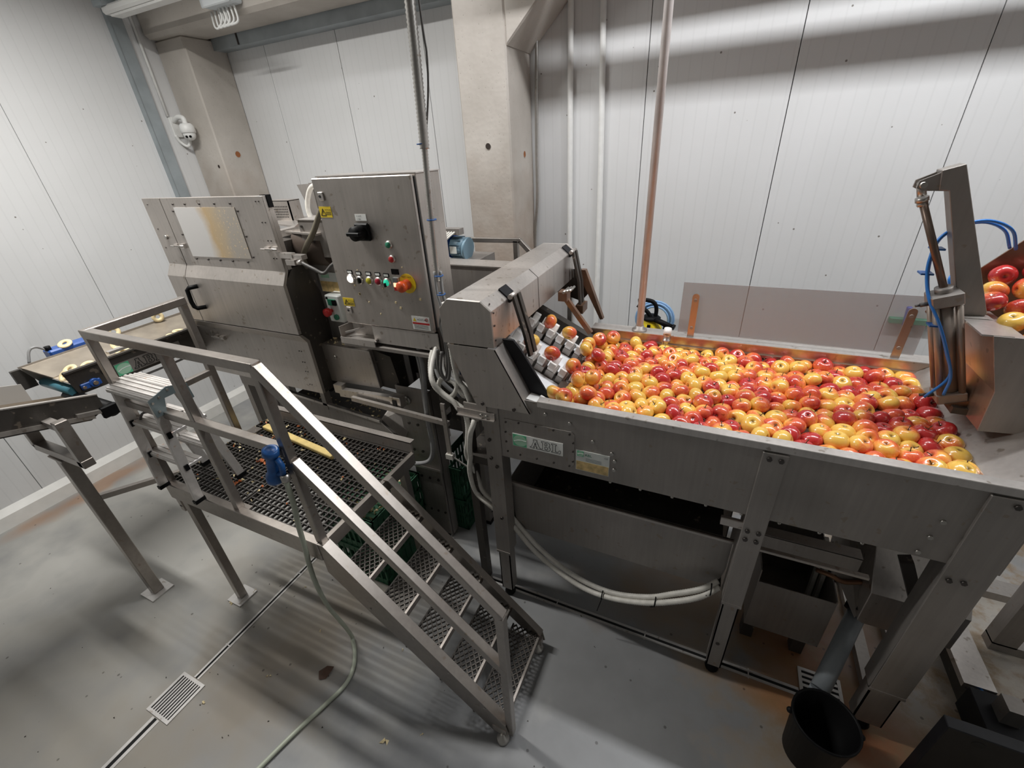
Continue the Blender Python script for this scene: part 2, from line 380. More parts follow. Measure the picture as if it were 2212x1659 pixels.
class MB:
    def __init__(s):
        s.v = []; s.f = []; s.sm = []

    def add(s, vs, fs, smooth=False):
        o = len(s.v); s.v += [tuple(p) for p in vs]
        for f in fs:
            s.f.append([i+o for i in f]); s.sm.append(smooth)
        return s

    def box(s, x0, x1, y0, y1, z0, z1):
        vs = [(x, y, z) for z in (z0, z1) for y in (y0, y1) for x in (x0, x1)]
        return s.add(vs, [(0, 2, 3, 1), (4, 5, 7, 6), (0, 1, 5, 4), (2, 6, 7, 3), (0, 4, 6, 2), (1, 3, 7, 5)])

    def prism(s, pts, ext):
        n = len(pts); e = V(ext)
        vs = [V(p) for p in pts]+[V(p)+e for p in pts]
        return s.add(vs, [tuple(range(n))[::-1], tuple(range(n, 2*n))]+[(i, (i+1) % n, (i+1) % n+n, i+n) for i in range(n)])

    def xz(s, pts, y0, y1):
        return s.prism([(x, y0, z) for x, z in pts], (0, y1-y0, 0))

    def yz(s, pts, x0, x1):
        return s.prism([(x0, y, z) for y, z in pts], (x1-x0, 0, 0))

    def xy(s, pts, z0, z1):
        return s.prism([(x, y, z0) for x, y in pts], (0, 0, z1-z0))

    def beam(s, p0, p1, w, h=None, upv=(0, 0, 1)):
        h = h or w; p0 = V(p0); p1 = V(p1); d = (p1-p0).normalized(); u = V(upv)
        if abs(d.dot(u)) > .98:
            u = V((0, 1, 0))
        a = d.cross(u).normalized(); b = a.cross(d)
        a = a*(w/2); b = b*(h/2)
        vs = [p0-a-b, p0+a-b, p0+a+b, p0-a+b, p1-a-b, p1+a-b, p1+a+b, p1-a+b]
        return s.add(vs, [(0, 1, 2, 3), (7, 6, 5, 4), (0, 4, 5, 1), (1, 5, 6, 2), (2, 6, 7, 3), (3, 7, 4, 0)])

    def cyl(s, p0, p1, r, n=16, r1=None, caps=True):
        return s.tube([p0, p1], [r, r if r1 is None else r1], n, caps)

    def tube(s, pts, r, n=10, caps=True, closed=False):
        pts = [V(p) for p in pts]; m_ = len(pts)
        rs = r if isinstance(r, (list, tuple)) else [r]*m_
        vs = []; pa = None
        for i, p in enumerate(pts):
            a_ = pts[(i-1) % m_] if closed else pts[max(i-1, 0)]
            b_ = pts[(i+1) % m_] if closed else pts[min(i+1, m_-1)]
            d = (b_-a_)
            d = d.normalized() if d.length > 1e-9 else V((0, 0, 1))
            if pa is None:
                t = V((0, 0, 1)) if abs(d.z) < .9 else V((1, 0, 0))
                pa = d.cross(t).normalized()
            else:
                pa = (pa-d*pa.dot(d))
                pa = pa.normalized() if pa.length > 1e-6 else d.orthogonal().normalized()
            q = d.cross(pa)
            for k in range(n):
                t = 2*math.pi*k/n
                vs.append(p+(pa*math.cos(t)+q*math.sin(t))*rs[i])
        fs = []
        for i in range(m_ if closed else m_-1):
            for k in range(n):
                j = (i+1) % m_
                fs.append((i*n+k, i*n+(k+1) % n, j*n+(k+1) % n, j*n+k))
        s.add(vs, fs, True)
        if caps and not closed:
            o = len(s.v)-len(vs)
            s.f.append([o+k for k in range(n)][::-1]); s.sm.append(False)
            s.f.append([o+(m_-1)*n+k for k in range(n)]); s.sm.append(False)
        return s

    def lathe(s, prof, c=(0, 0, 0), n=24, axis=None):
        """profile of (radius, height) spun about axis through c"""
        ax = V(axis or (0, 0, 1)).normalized(); a = ax.orthogonal().normalized(); b = ax.cross(a); c = V(c)
        vs = []
        for r, z in prof:
            for k in range(n):
                t = 2*math.pi*k/n
                vs.append(c+ax*z+(a*math.cos(t)+b*math.sin(t))*max(r, 1e-5))
        fs = [(i*n+k, i*n+(k+1) % n, (i+1)*n+(k+1) % n, (i+1)*n+k) for i in range(len(prof)-1) for k in range(n)]
        return s.add(vs, fs, True)

    def ball(s, c, r, n=14, m_=8, sz=1):
        return s.lathe([(r*math.sin(math.pi*i/m_), -r*sz*math.cos(math.pi*i/m_)) for i in range(m_+1)], c, n)

    def mesh(s, name, origin=(0, 0, 0)):
        me = bpy.data.meshes.new(name); o = V(origin)
        me.from_pydata([V(p)-o for p in s.v], [], s.f)
        me.polygons.foreach_set('use_smooth', s.sm)
        bm = bmesh.new(); bm.from_mesh(me); bmesh.ops.remove_doubles(bm, verts=bm.verts, dist=1e-6)
        bmesh.ops.recalc_face_normals(bm, faces=bm.faces); bm.to_mesh(me); bm.free()
        return me

    def build(s, name, material, parent=None, bevel=0, seg=1, kind=None, label=None):
        org = (0, 0, 0)
        if parent is not None:
            r = parent; org = V((0, 0, 0))
            while r is not None:
                org = org+r.location; r = r.parent
        me = s.mesh(name, org); me.materials.append(material)
        o = bpy.data.objects.new(name, me); C.objects.link(o)
        if parent is not None:
            o.parent = parent
        if bevel:
            b = o.modifiers.new('bevel', 'BEVEL'); b.width = bevel; b.segments = seg; b.limit_method = 'ANGLE'; b.angle_limit = math.radians(40)
        if kind:
            o['kind'] = kind
        if label:
            o['label'] = label
        return o


def thing(name, label, cat, loc=(0, 0, 0), group=None):
    o = bpy.data.objects.new(name, None); o.empty_display_size = .1; C.objects.link(o); o.location = loc
    return tag(o, label, cat, group)


def tag(o, label, cat, group=None):
    o['label'] = label; o['category'] = cat
    if group:
        o['group'] = group
    return o


def struct(name, mb, m_, parent=None, bevel=0):
    return mb.build(name, m_, parent, bevel, kind='structure')


def smooth(pts, k=6):
    """Catmull-Rom through the points"""
    P = [V(p) for p in pts]; P = [P[0]*2-P[1]]+P+[P[-1]*2-P[-2]]; out = []
    for i in range(1, len(P)-2):
        for j in range(k):
            t = j/k; a, b, c, d = P[i-1:i+3]
            out.append(.5*((2*b)+(c-a)*t+(2*a-5*b+4*c-d)*t*t+(3*b-a-3*c+d)*t**3))
    out.append(P[-2]); return out


def resample(pts, step):
    pts = [V(p) for p in pts]; out = [pts[0]]; acc = 0
    for a, b in zip(pts, pts[1:]):
        L = (b-a).length; t = step-acc
        while t <= L:
            out.append(a.lerp(b, t/L)); t += step
        acc = L-(t-step)
    return out


def corrugated(mb, pts, r, n=10, pitch=.012, depth=.14):
    p = resample(smooth(pts, 8), pitch/2)
    return mb.tube(p, [r*(1-depth*(i % 2)) for i in range(len(p))], n)


def bolts(pts, nrm, r=.008, h=.006, n=6):
    mb = MB(); d = V(nrm)
    for p in pts:
        mb.cyl(V(p), V(p)+d*h, r, n)
    return mb


def text(body, size, loc, ux, uz, material, parent, name='lettering', align='LEFT', off=.001):
    cu = bpy.data.curves.new('t', 'FONT'); cu.body = body; cu.size = size; cu.align_x = align; cu.resolution_u = 2
    o = bpy.data.objects.new('t', cu); C.objects.link(o)
    bpy.context.view_layer.update()
    me = bpy.data.meshes.new_from_object(o.evaluated_get(bpy.context.evaluated_depsgraph_get()))
    bpy.data.objects.remove(o); bpy.data.curves.remove(cu)
    ux = V(ux); uz = V(uz); nn = ux.cross(uz); org = V((0, 0, 0)); r = parent
    while r is not None:
        org = org+r.location; r = r.parent
    for v in me.vertices:
        v.co = V(loc)+ux*v.co.x+uz*v.co.y+nn*off-org
    me.name = name; me.materials.clear(); me.materials.append(material)
    o = bpy.data.objects.new(name, me); C.objects.link(o); o.parent = parent
    return o


# ------------------------------------------------------------------ the room
XL, YB = -5.17, 3.74
struct('floor', MB().box(XL-.1, 3.4, -3.2, YB+.1, -.12, 0), FLOORM)
struct('ceiling', MB().box(XL-.1, 3.4, -3.2, YB+.1, 5.0, 5.1), plain('ceiling_white', (.62, .62, .60), .7))
struct('wall_right', MB().box(3.3, 3.4, -3.2, YB, 0, 5), plain('wall_plain', (.66, .66, .65), .5))
struct('wall_front', MB().box(XL, 3.3, -3.2, -3.1, 0, 5), plain('wall_plain2', (.36, .36, .35), .6))
wb = struct('wall_back', MB().box(XL, 3.3, YB+.05, YB+.1, 0, 5), plain('wall_core', (.16, .16, .16), .8))
k = -7
edges = [.26+.9*i for i in range(-6, 5)]
edges = [XL]+[e for e in edges if XL+.05 < e < 3.2]+[3.3]
for a, b in zip(edges, edges[1:]):
    MB().box(a+.0025, b-.0025, YB, YB+.05, 0, 5).build('wall_panel', WALLM, wb, .002)
wl = struct('wall_left', MB().box(XL-.1, XL-.05, -3.2, YB, 0, 5), bpy.data.materials['wall_core'])
ed = [-3.2, -2.43, -1.33, -.23, .87, 1.97, 3.07, YB]
for a, b in zip(ed, ed[1:]):
    MB().box(XL-.05, XL, a+.002, b-.002, 0, 5).build('wall_panel', WALLM, wl, .002)
KERB = plain('kerb_white', (.70, .69, .66), .5, noise=.1, nscale=5)
struct('baseboard_left', MB().prism([(XL, -3.1, 0), (XL+.07, -3.1, 0), (XL+.055, -3.1, .11), (XL, -3.1, .16)], (0, 6.3, 0)), KERB)
GALV = plain('galvanised_steel', (.36, .40, .42), .5, .3, noise=.12, nscale=6)
struct('trim_1', MB().box(XL, XL+.03, 2.965, 3.085, .16, 5), GALV)
MB().box(XL, XL+.045, 2.955, 2.968, .16, 5).build('trim_lip', GALV, bpy.data.objects['trim_1'])
c1 = struct('concrete_column', MB().box(XL, -4.76, 3.31, YB, 0, 3.65), CONCR, None, .012)
tag(c1, 'concrete column in the corner beside the left wall under the beam', 'column')
c2 = struct('concrete_column', MB().box(-1.907, -1.512, 3.31, YB, 0, 5), CONCR, None, .012)
tag(c2, 'tall concrete column in the middle of the back wall with a dark hole', 'column')
HOLE = plain('hole_dark', (.035, .025, .02), .9); HOLER = plain('hole_rust', (.30, .11, .04), .9)


def hole(c, ax, r, par, mm):
    a = V(ax)
    MB().lathe([(r, .001), (r*.96, .003), (r*.85, -.012), (r*.8, -.02)], c, 18, ax).build('hole_rim', CONCR, par)
    MB().cyl(V(c)-a*.02, V(c)+a*.0015, r*.86, 18).build('hole', mm, par)


hole((-1.70, 3.31, 2.60), (0, -1, 0), .024, c2, HOLE)
hole((-1.512, 3.56, 2.53), (1, 0, 0), .025, c2, HOLER)
hole((-4.76, 3.50, 2.68), (1, 0, 0), .032, c1, HOLER)
hole((-4.85, 3.31, 2.58), (0, -1, 0), .018, c1, HOLE)
bm_ = struct('concrete_beam', MB().box(XL+.02, -1.9, 3.215, 3.60, 3.65, 4.25), CONCR, None, .03)
tag(bm_, 'concrete beam resting on the corner column below the ceiling', 'beam')
hb = struct('concrete_haunch', MB().xz([(-1.512, 3.18), (-.55, 4.03), (3.3, 4.03), (3.3, 5), (-1.512, 5)], 3.312, YB), CONCR, None, .01)
tag(hb, 'sloping concrete haunch on the right side of the middle column', 'beam'); hb['kind'] = 'structure'
pl = struct('trim_2', MB().box(-4.76, -1.907, 3.60, YB, 3.565, 3.80), GALV)
MB().box(-4.40, -4.385, 3.592, 3.60, 3.57, 3.66).build('trim_joint', BOLTD, pl)
# unseen blockers added to throw the banded shadow on the back wall
SC_T = plain('blocker_grey', (.4, .4, .4), .6)
tr = thing('shadow_bar', 'long unseen bar added to cast a shadow band on the back wall', 'cable tray', (0, 3.1, 3.58))
MB().box(-1.5, 3.3, 3.06, 3.14, 3.642, 3.681).build('tray', SC_T, tr)
for x in (-.8, .8, 2.4):
    MB().box(x-.01, x+.01, 3.095, 3.105, 3.681, 5.0).build('hanger', SC_T, tr)
db = thing('shadow_block', 'flat unseen block added to shade the top of the back wall', 'blocker', (0, 3.1, 3.79))
MB().box(-1.5, 3.3, 3.11, 3.30, 3.763, 4.5).build('blocker_body', SC_T, db, .01)
# batten lamp in the corner
LAMPB = plain('lamp_white', (.75, .75, .73), .4)
lp = thing('ceiling_light', 'white fluorescent batten hung near the concrete beam by the left wall', 'lamp', (-4.5, 2.9, 3.78))
MB().box(-4.95, -4.02, 2.83, 2.97, 3.74, 3.80).build('housing', LAMPB, lp, .015)
MB().box(-4.90, -4.06, 2.85, 2.95, 3.725, 3.745).build('diffuser', WHITEP, lp, .01)
MB().box(-4.98, -4.86, 2.80, 3.06, 3.79, 3.83).build('bracket', GALV, lp)
for x in (-4.8, -4.2):
    MB().box(x-.008, x+.008, 2.89, 2.91, 3.80, 5.0).build('hanger', GALV, lp)
# junction box on the beam
jb = thing('junction_box', 'pale grey junction box with looped white cables on the concrete beam', 'junction box', (-3.9, 3.21, 3.70))
MB().box(-4.07, -3.74, 3.10, 3.215, 3.705, 3.95).build('box', plain('jb_grey', (.62, .66, .68), .4), jb, .01)
MB().box(-4.075, -3.735, 3.085, 3.10, 3.70, 3.955).build('lid', plain('jb_lid', (.68, .71, .73), .4), jb, .008)
for i in range(5):
    x = -3.98+.045*i
    MB().tube(smooth([(x, 3.17, 3.71), (x+.005, 3.17, 3.64-.008*i), (x-.05, 3.16, 3.585), (x-.11, 3.17, 3.60), (x-.13, 3.19, 3.70)]), .008, 8).build('cable', WHITEP, jb)
# dome camera and its conduit on the left wall
cc = thing('security_camera', 'white dome security camera on a wall arm beside the corner column', 'camera', (XL, 3.22, 2.9))
MB().box(XL, XL+.02, 3.17, 3.25, 2.86, 3.04).build('wall_plate', WHITEP, cc, .006)
MB().tube(smooth([(XL+.01, 3.21, 3.0), (XL+.09, 3.215, 3.03), (XL+.16, 3.22, 3.02), (XL+.17, 3.22, 2.97)]), .022, 12).build('arm', WHITEP, cc)
MB().lathe([(0, 0), (.045, 0), (.062, -.02), (.066, -.05), (.066, -.08), (.06, -.085), (0, -.085)], (XL+.17, 3.22, 2.975), 24).build('cap', WHITEP, cc)
MB().ball((XL+.17, 3.22, 2.88), .056, 20, 12).build('dome', WHITEP, cc)
dn = V((.62, -.68, -.4)).normalized(); dc = V((XL+.17, 3.22, 2.88))
lensm = MB()
sd = dn.cross(V((0, 0, 1))).normalized()
for q in (-1, 1):
    lensm.cyl(dc+dn*.046+sd*.016*q, dc+dn*.058+sd*.016*q, .011, 14)
lensm.build('lens', BLACK, cc)
MB().tube(smooth([(XL+.012, 3.18, 2.88), (XL+.02, 3.2, 2.82), (XL+.06, 3.23, 2.78), (XL+.08, 3.26, 2.82), (XL+.03, 3.27, 2.86)]), .014, 10).build('cable', WHITEP, cc)
t = MB().cyl((XL+.015, 3.17, 3.04), (XL+.015, 3.17, 3.9), .012, 10).build('wall_conduit', WHITEP)
tag(t, 'thin white conduit running up the left wall to the camera', 'pipe')

# pipes on the back wall
for nm, pts, r, mm, lb in (
        ('wall_pipe', [(-1.425, 3.70, 4.4), (-1.435, 3.70, 3.5), (-1.462, 3.70, 2.6), (-1.468, 3.70, 2.2), (-1.50, 3.70, 1.85), (-1.515, 3.70, 1.2)], .013, FLEX, 'thin grey pipe bending down beside the middle concrete column'),
        ('wall_pipe', [(-1.19, 3.718, 4.0), (-1.187, 3.718, 2.4), (-1.18, 3.718, .3)], .022, WHITEP, 'white round pipe on the back wall nearest to the middle column'),
        ('wall_pipe', [(-.975, 3.718, 4.0), (-.935, 3.718, 2.2), (-.93, 3.718, .3)], .022, WHITEP, 'white round pipe on the back wall next to the steel pole')):
    tag(MB().tube(smooth(pts, 8), r, 12).build(nm, mm), lb, 'pipe')
pp = thing('steel_pole', 'tall steel pole standing on the back rim of the washing tank', 'pole', (-.37, 2.575, 1.555))
MB().cyl((-.37, 2.575, 1.56), (-.37, 2.575, 5.0), .021, 16).build('pole', plain('pole_paint', (.66, .61, .59), .4, .1, noise=.12), pp)
MB().lathe([(0, 0), (.045, 0), (.045, .008), (.026, .012), (.026, .03), (.02, .03)], (-.37, 2.575, 1.556), 18).build('flange', STEEL_D, pp)

# ------------------------------------------------------------------ floor drains
SLOT = plain('drain_dark', (.006, .006, .006), .9)
DRS = steel('drain_steel', (.62, .60, .58), .4, .6, .3, streak=False)


def channel(name, lab, x0, x1, y0, y1, step=.55):
    """slot drain along its longer side: two steel lips either side of a dark slot, with cross joints"""
    th = thing(name, lab, 'floor drain', ((x0+x1)/2, (y0+y1)/2, 0))
    al = (y1-y0) > (x1-x0)
    a = MB(); d = MB(); j = MB()
    if al:
        cw = (x1-x0)
        a.box(x0, x0+cw*.32, y0, y1, 0, .003).box(x1-cw*.32, x1, y0, y1, 0, .003); d.box(x0+cw*.32, x1-cw*.32, y0, y1, .0, .001)
        y = y0+.2
        while y < y1:
            j.box(x0-.004, x1+.004, y, y+.006, 0, .004); y += step
    else:
        cw = (y1-y0)
        a.box(x0, x1, y0, y0+cw*.32, 0, .003).box(x0, x1, y1-cw*.32, y1, 0, .003); d.box(x0, x1, y0+cw*.32, y1-cw*.32, 0, .001)
        x = x0+.2
        while x < x1:
            j.box(x, x+.006, y0-.004, y1+.004, 0, .004); x += step
    a.build('lip', DRS, th); d.build('slot', SLOT, th); j.build('joint', DRS, th)
    return th


def grate(name, lab, x0, x1, y0, y1, n, along_y=True):
    th = thing(name, lab, 'floor drain', ((x0+x1)/2, (y0+y1)/2, 0))
    f = .016
    MB().box(x0, x1, y0, y0+f, 0, .006).box(x0, x1, y1-f, y1, 0, .006).box(x0, x0+f, y0+f, y1-f, 0, .006).box(x1-f, x1, y0+f, y1-f, 0, .006).build('frame', DRS, th)
    MB().box(x0+f, x1-f, y0+f, y1-f, 0, .001).build('pit', SLOT, th)
    if along_y:
        p = (x1-x0-2*f)/(2*n+1); proto = MB().box(x0+f+p, x0+f+2*p, y0+f, y1-f, .001, .005).build('bar', DRS, th); st = V((2*p, 0, 0))
    else:
        p = (y1-y0-2*f)/(2*n+1); proto = MB().box(x0+f, x1-f, y0+f+p, y0+f+2*p, .001, .005).build('bar', DRS, th); st = V((0, 2*p, 0))
    for i in range(1, n):
        c = proto.copy(); C.objects.link(c); c.parent = th; c.location = proto.location+st*i
    return th


channel('slot_drain', 'straight slot drain in the open floor leading to the front grate', -2.395, -2.355, .425, 1.9)
channel('slot_drain', 'wide slot drain in the open floor running on past the front grate', -2.405, -2.345, -1.6, .205)
grate('drain_grate', 'square steel drain grate in the open floor beside the platform', -2.475, -2.285, .21, .42, 8, True)
channel('slot_drain', 'slot drain under the washing tank parallel to its front legs', -1.9, .74, 1.635, 1.68)
grate('drain_grate', 'steel drain grate behind the black bucket below the grey pipe', .745, .94, 1.58, 1.80, 6, False)

# ------------------------------------------------------------------ washing tank
YF, YK = 1.589, 2.53          # front and back panel
tk = thing('washing_tank', 'long stainless steel washing tank on channel legs filled with apples', 'tank', (0.05, 2.05, 0))
MB().box(-.95, 1.075, YF, YF+.006, 1.176, 1.545).build('front_panel', STEEL_D, tk)
MB().prism([(-.66, YF-.004, 1.520), (-.66, YF-.004, 1.553), (-.66, YF+.040, 1.556), (-.66, YF+.040, 1.550), (-.66, YF+.002, 1.546), (-.66, YF+.002, 1.520)], (1.76, 0, 0)).build('front_rim', STEEL_L, tk, .002)
MB().box(-.70, 1.1, YK, YK+.006, 1.18, 1.55).build('back_panel', STEEL_TAN, tk)
MB().box(-.66, 1.1, YK, YK+.095, 1.549, 1.556).build('back_rim', STEEL_L, tk)
MB().box(-.66, 1.04, YK-.012, YK, 1.49, 1.505).build('inner_ledge', STEEL_TAN, tk)
MB().box(-.95, 1.05, YF+.006, YK, 1.18, 1.19).build('bottom', STEEL_TAN, tk)
MB().box(-.95, -.94, YF+.006, YK, 1.19, 1.42).build('end_panel', STEEL_D, tk)
MB().box(1.045, 1.05, YF+.006, YK, 1.19, 1.54).build('end_panel', STEEL_D, tk)
MB().prism([(.80, YF+.008, 1.20), (.965, YF+.008, 1.495), (1.10, YF+.008, 1.60), (1.19, YF+.008, 1.60), (1.19, YF+.008, 1.59), (1.105, YF+.008, 1.59), (.972, YF+.008, 1.485), (.81, YF+.008, 1.20)], (0, YK-YF-.01, 0)).build('end_chute', STEEL_L, tk)
wt = MB().box(-.66, .955, YF+.008, YK-.002, 1.478, 1.479).build('wash_water', WATER, tk)
# small squares of the front: cover, plates
MB().xz([(-.842, 1.205), (-.495, 1.21), (-.476, 1.225), (-.476, 1.405), (-.492, 1.42), (-.842, 1.418)], YF-.004, YF).build('access_cover', STEEL_D, tk, .001)
bp = [(-.83, 1.40), (-.76, 1.41), (-.67, 1.41), (-.58, 1.41), (-.50, 1.405), (-.482, 1.36), (-.482, 1.31), (-.482, 1.25), (-.50, 1.218), (-.58, 1.215), (-.67, 1.215), (-.76, 1.215), (-.83, 1.22), (-.835, 1.28), (-.835, 1.34)]
bolts([(x, YF-.004, z) for x, z in bp], (0, -1, 0), .0055, .004).build('cover_bolt', BOLTD, tk, kind='stuff')
bolts([(-.50, YF, 1.465), (-.39, YF, 1.39), (-.30, YF, 1.345), (-.285, YF, 1.305), (-.285, YF, 1.255), (-.62, YF, 1.49), (.86, YF, 1.36), (.85, YF, 1.28), (.84, YF, 1.20)], (0, -1, 0), .009, .008).build('panel_bolt', SILVER, tk, kind='stuff')
bolts([(-.3+.14*i, YF+.003, 1.176) for i in range(8)], (0, 0, -1), .007, .008).build('edge_bolt', SILVER, tk, kind='stuff')


def letter_strokes(par, org, ux, uz, h, wd, mm, nm='lettering'):
    """ABL in outlined slab capitals"""
    A = [[(0, 0), (.42, 0), (.42, .13), (.33, .13), (.38, .27), (.66, .27), (.71, .13), (.62, .13), (.62, 0), (1.06, 0), (1.06, .13), (.97, .13), (.68, .87), (.73, .87), (.73, 1), (.34, 1), (.34, .87), (.40, .87), (.12, .13), (0, .13)],
         [(.43, .41), (.61, .41), (.52, .68)]]
    B = [[(0, 0), (.62, 0), (.80, .07), (.88, .22), (.86, .40), (.74, .52), (.83, .64), (.84, .80), (.76, .94), (.60, 1), (0, 1), (0, .87), (.10, .87), (.10, .13), (0, .13)],
         [(.34, .60), (.52, .60), (.58, .73), (.52, .86), (.34, .86)], [(.34, .14), (.55, .14), (.63, .28), (.55, .44), (.34, .44)]]
    L = [[(0, 0), (.84, 0), (.90, .34), (.74, .34), (.64, .14), (.38, .14), (.38, .87), (.50, .87), (.50, 1), (0, 1), (0, .87), (.12, .87), (.12, .13), (0, .13)]]
    mb = MB(); x = 0; ux = V(ux); uz = V(uz); nn = ux.cross(uz)
    for G, adv in ((A, 1.16), (B, 1.0), (L, 0.95)):
        for loop in G:
            pts = [V(org)+ux*((x+a)*h)+uz*(b*h)+nn*.0012 for a, b in loop]
            for p, q in zip(pts, pts[1:]+pts[:1]):
                mb.beam(p, q, wd, .0012, nn)
        x += adv
    return mb.build(nm, mm, par)


def logo(par, org, ux, uz, s):
    """green square with a pale round fruit and a leaf line"""
    ux = V(ux); uz = V(uz); nn = ux.cross(uz); o = V(org)
    q = lambda a, b, d=0: o+ux*(a*s)+uz*(b*s)+nn*d
    MB().prism([q(0, 0, .0004), q(1.05, 0, .0004), q(1.05, 1, .0004), q(0, 1, .0004)], nn*.0006).build('logo_square', GREENL, par)
    n = 28
    MB().prism([q(.56+.52*math.cos(2*math.pi*i/n), .5+.46*math.sin(2*math.pi*i/n), .001) for i in range(n)], nn*.0006).build('logo_disc', GREENP, par)
    mb = MB()
    pts = [q(.08, .40, .0018), q(.4, .54, .0018), (q(.75, .58, .0018)), q(1.04, .55, .0018)]
    for a, b in zip(pts, pts[1:]):
        mb.beam(a, b, .05*s, .0008, nn)
    mb.build('logo_line', PAPER, par)


bp_ = MB().xz([(-.797, 1.268), (-.532, 1.268), (-.532, 1.343), (-.797, 1.343)], YF-.0065, YF-.004).build('brand_plate', PAPER, tk)
logo(bp_, (-.795, YF-.0065, 1.270), (1, 0, 0), (0, 0, 1), .070)
letter_strokes(bp_, (-.702, YF-.0065, 1.279), (1, 0, 0), (0, 0, 1), .052, .0019, INK)
np_ = MB().xz([(-.468, 1.208), (-.308, 1.208), (-.308, 1.325), (-.468, 1.325)], YF-.004, YF).build('rating_plate', PLATEG, tk)
MB().xz([(-.466, 1.210), (-.310, 1.210), (-.310, 1.262), (-.466, 1.262)], YF-.0046, YF-.004).build('stained_field', TANP, np_)
logo(np_, (-.462, YF-.004, 1.292), (1, 0, 0), (0, 0, 1), .030)
text('ABL', .020, (-.425, YF-.004, 1.298), (1, 0, 0), (0, 0, 1), GREEN, np_)
text('CE', .014, (-.332, YF-.004, 1.305), (1, 0, 0), (0, 0, 1), INK, np_)
mb = MB()
for i in range(3):
    mb.box(-.42, -.345, YF-.0046, YF-.004, 1.284-.007*i, 1.286-.007*i)
mb.build('print_line', GREYP, np_)


def cleg(x0, x1, y, zt, zj, mm, par, depth=.09, foot=.05, back=False):
    """folded channel leg with a narrower telescopic foot section"""
    s = -1 if back else 1
    o = MB().box(x0, x1, y-.006*s if not back else y, y if not back else y+.006, zj, zt)
    o.box(x0, x0+.006, y, y+depth, zj, zt) if not back else o.box(x0, x0+.006, y-depth, y, zj, zt)
    o.box(x1-.006, x1, y, y+depth, zj, zt) if not back else o.box(x1-.006, x1, y-depth, y, zj, zt)
    l_ = o.build('leg', mm, par, .002)
    yy0, yy1 = (y+.002, y+depth*.8) if not back else (y-depth*.8, y-.002)
    MB().box(x0+.008, x1-.008, yy0, yy0+.006, .07, zj+.02).box(x0+.008, x0+.014, yy0, yy1, .07, zj+.02).box(x1-.014, x1-.008, yy0, yy1, .07, zj+.02).build('leg_extension', mm, l_)
    MB().box(x0, x1, y-.008 if not back else y-.002, y+.006 if not back else y+.010, zj-.005, zj+.012).build('clamp_strip', mm, l_)
    xm = (x0+x1)/2; ym = (yy0+yy1)/2
    MB().lathe([(0, 0), (.032, 0), (.036, .012), (.028, .035), (.012, .045), (.012, .085), (0, .085)], (xm, ym, 0), 16).build('foot', BLACK, l_)
    return l_


l1 = cleg(-.958, -.868, YF-.002, 1.50, .42, STEEL_D, tk)
l2 = cleg(.275, .362, YF-.006, 1.515, .60, STEEL_D, tk)
l3 = cleg(.930, 1.062, YF-.006, 1.515, .34, STEEL_D, tk)
cleg(-.958, -.868, YK+.01, 1.50, .42, STEEL_D, tk, back=True)
cleg(.275, .362, YK+.01, 1.50, .60, STEEL_D, tk, back=True)
cleg(.93, 1.062, YK+.01, 1.50, .34, STEEL_D, tk, back=True)
bolts([(.296, YF-.012, 1.10), (.338, YF-.012, 1.10), (.296, YF-.012, 1.05), (.338, YF-.012, 1.05), (.30, YF-.012, 1.49), (.34, YF-.012, 1.49)], (0, -1, 0), .010, .008).build('leg_bolt', BOLTD, tk, kind='stuff')
bolts([(.955, YF-.012, 1.11), (.995, YF-.012, 1.115), (1.0, YF-.012, 1.49), (1.04, YF-.012, 1.49), (-.93, YF-.008, 1.27), (-.90, YF-.008, 1.10), (-.93, YF-.008, 1.15), (-.90, YF-.008, .72), (.31, YF, .27)], (0, -1, 0), .010, .008).build('leg_bolt', BOLTD, tk, kind='stuff')
MB().box(.19, .275, YF-.003, YF+.02, 1.09, 1.125).build('stay_lug', STEEL, tk)
# water-return trough below
ty0, ty1 = 1.70, 2.45
MB().xz([(-.86, .545), (.17, .54), (.225, .565), (.262, .62), (.275, .70), (.275, .90), (-.905, .90)], ty0, ty0+.006).build('trough_front', STEEL_D, tk)
MB().box(-.905, .80, ty0-.012, ty0+.012, .885, .90).build('trough_rim', STEEL, tk, .002)
MB().box(-.905, .275, ty0+.006, ty1, .55, .556).build('trough_floor', STEEL_B, tk)  # dark steel puts the shade inside the trough into its colour
MB().box(-.905, .80, ty1, ty1+.006, .55, 1.17).build('trough_back', STEEL_B, tk)
MB().box(.275, .80, 1.80, 1.806, .79, .89).box(.275, .80, 1.80, 1.86, .885, .892).build('trough_ledge', STEEL_D, tk)
MB().box(-.905, -.90, ty0, ty1, .55, .90).build('trough_end', STEEL_D, tk)
# splash of water falling through the gap
fwm = MB(); nx_, nz_ = 12, 8; vv = []
for a in range(nz_+1):
    for b in range(nx_+1):
        t_ = a/nz_
        vv.append((-.50+.30*b/nx_+.16*t_, 1.78-.02*math.sin(b*1.3+a)+.10*t_*t_, 1.17-.20*t_-.02*math.sin(b*.9)))
fwm.add(vv, [(a*(nx_+1)+b, a*(nx_+1)+b+1, (a+1)*(nx_+1)+b+1, (a+1)*(nx_+1)+b) for a in range(nz_) for b in range(nx_)], True)
fwm.build('falling_water', sheet_mat('splash', (.35, .35, .34), .30, .2), tk)
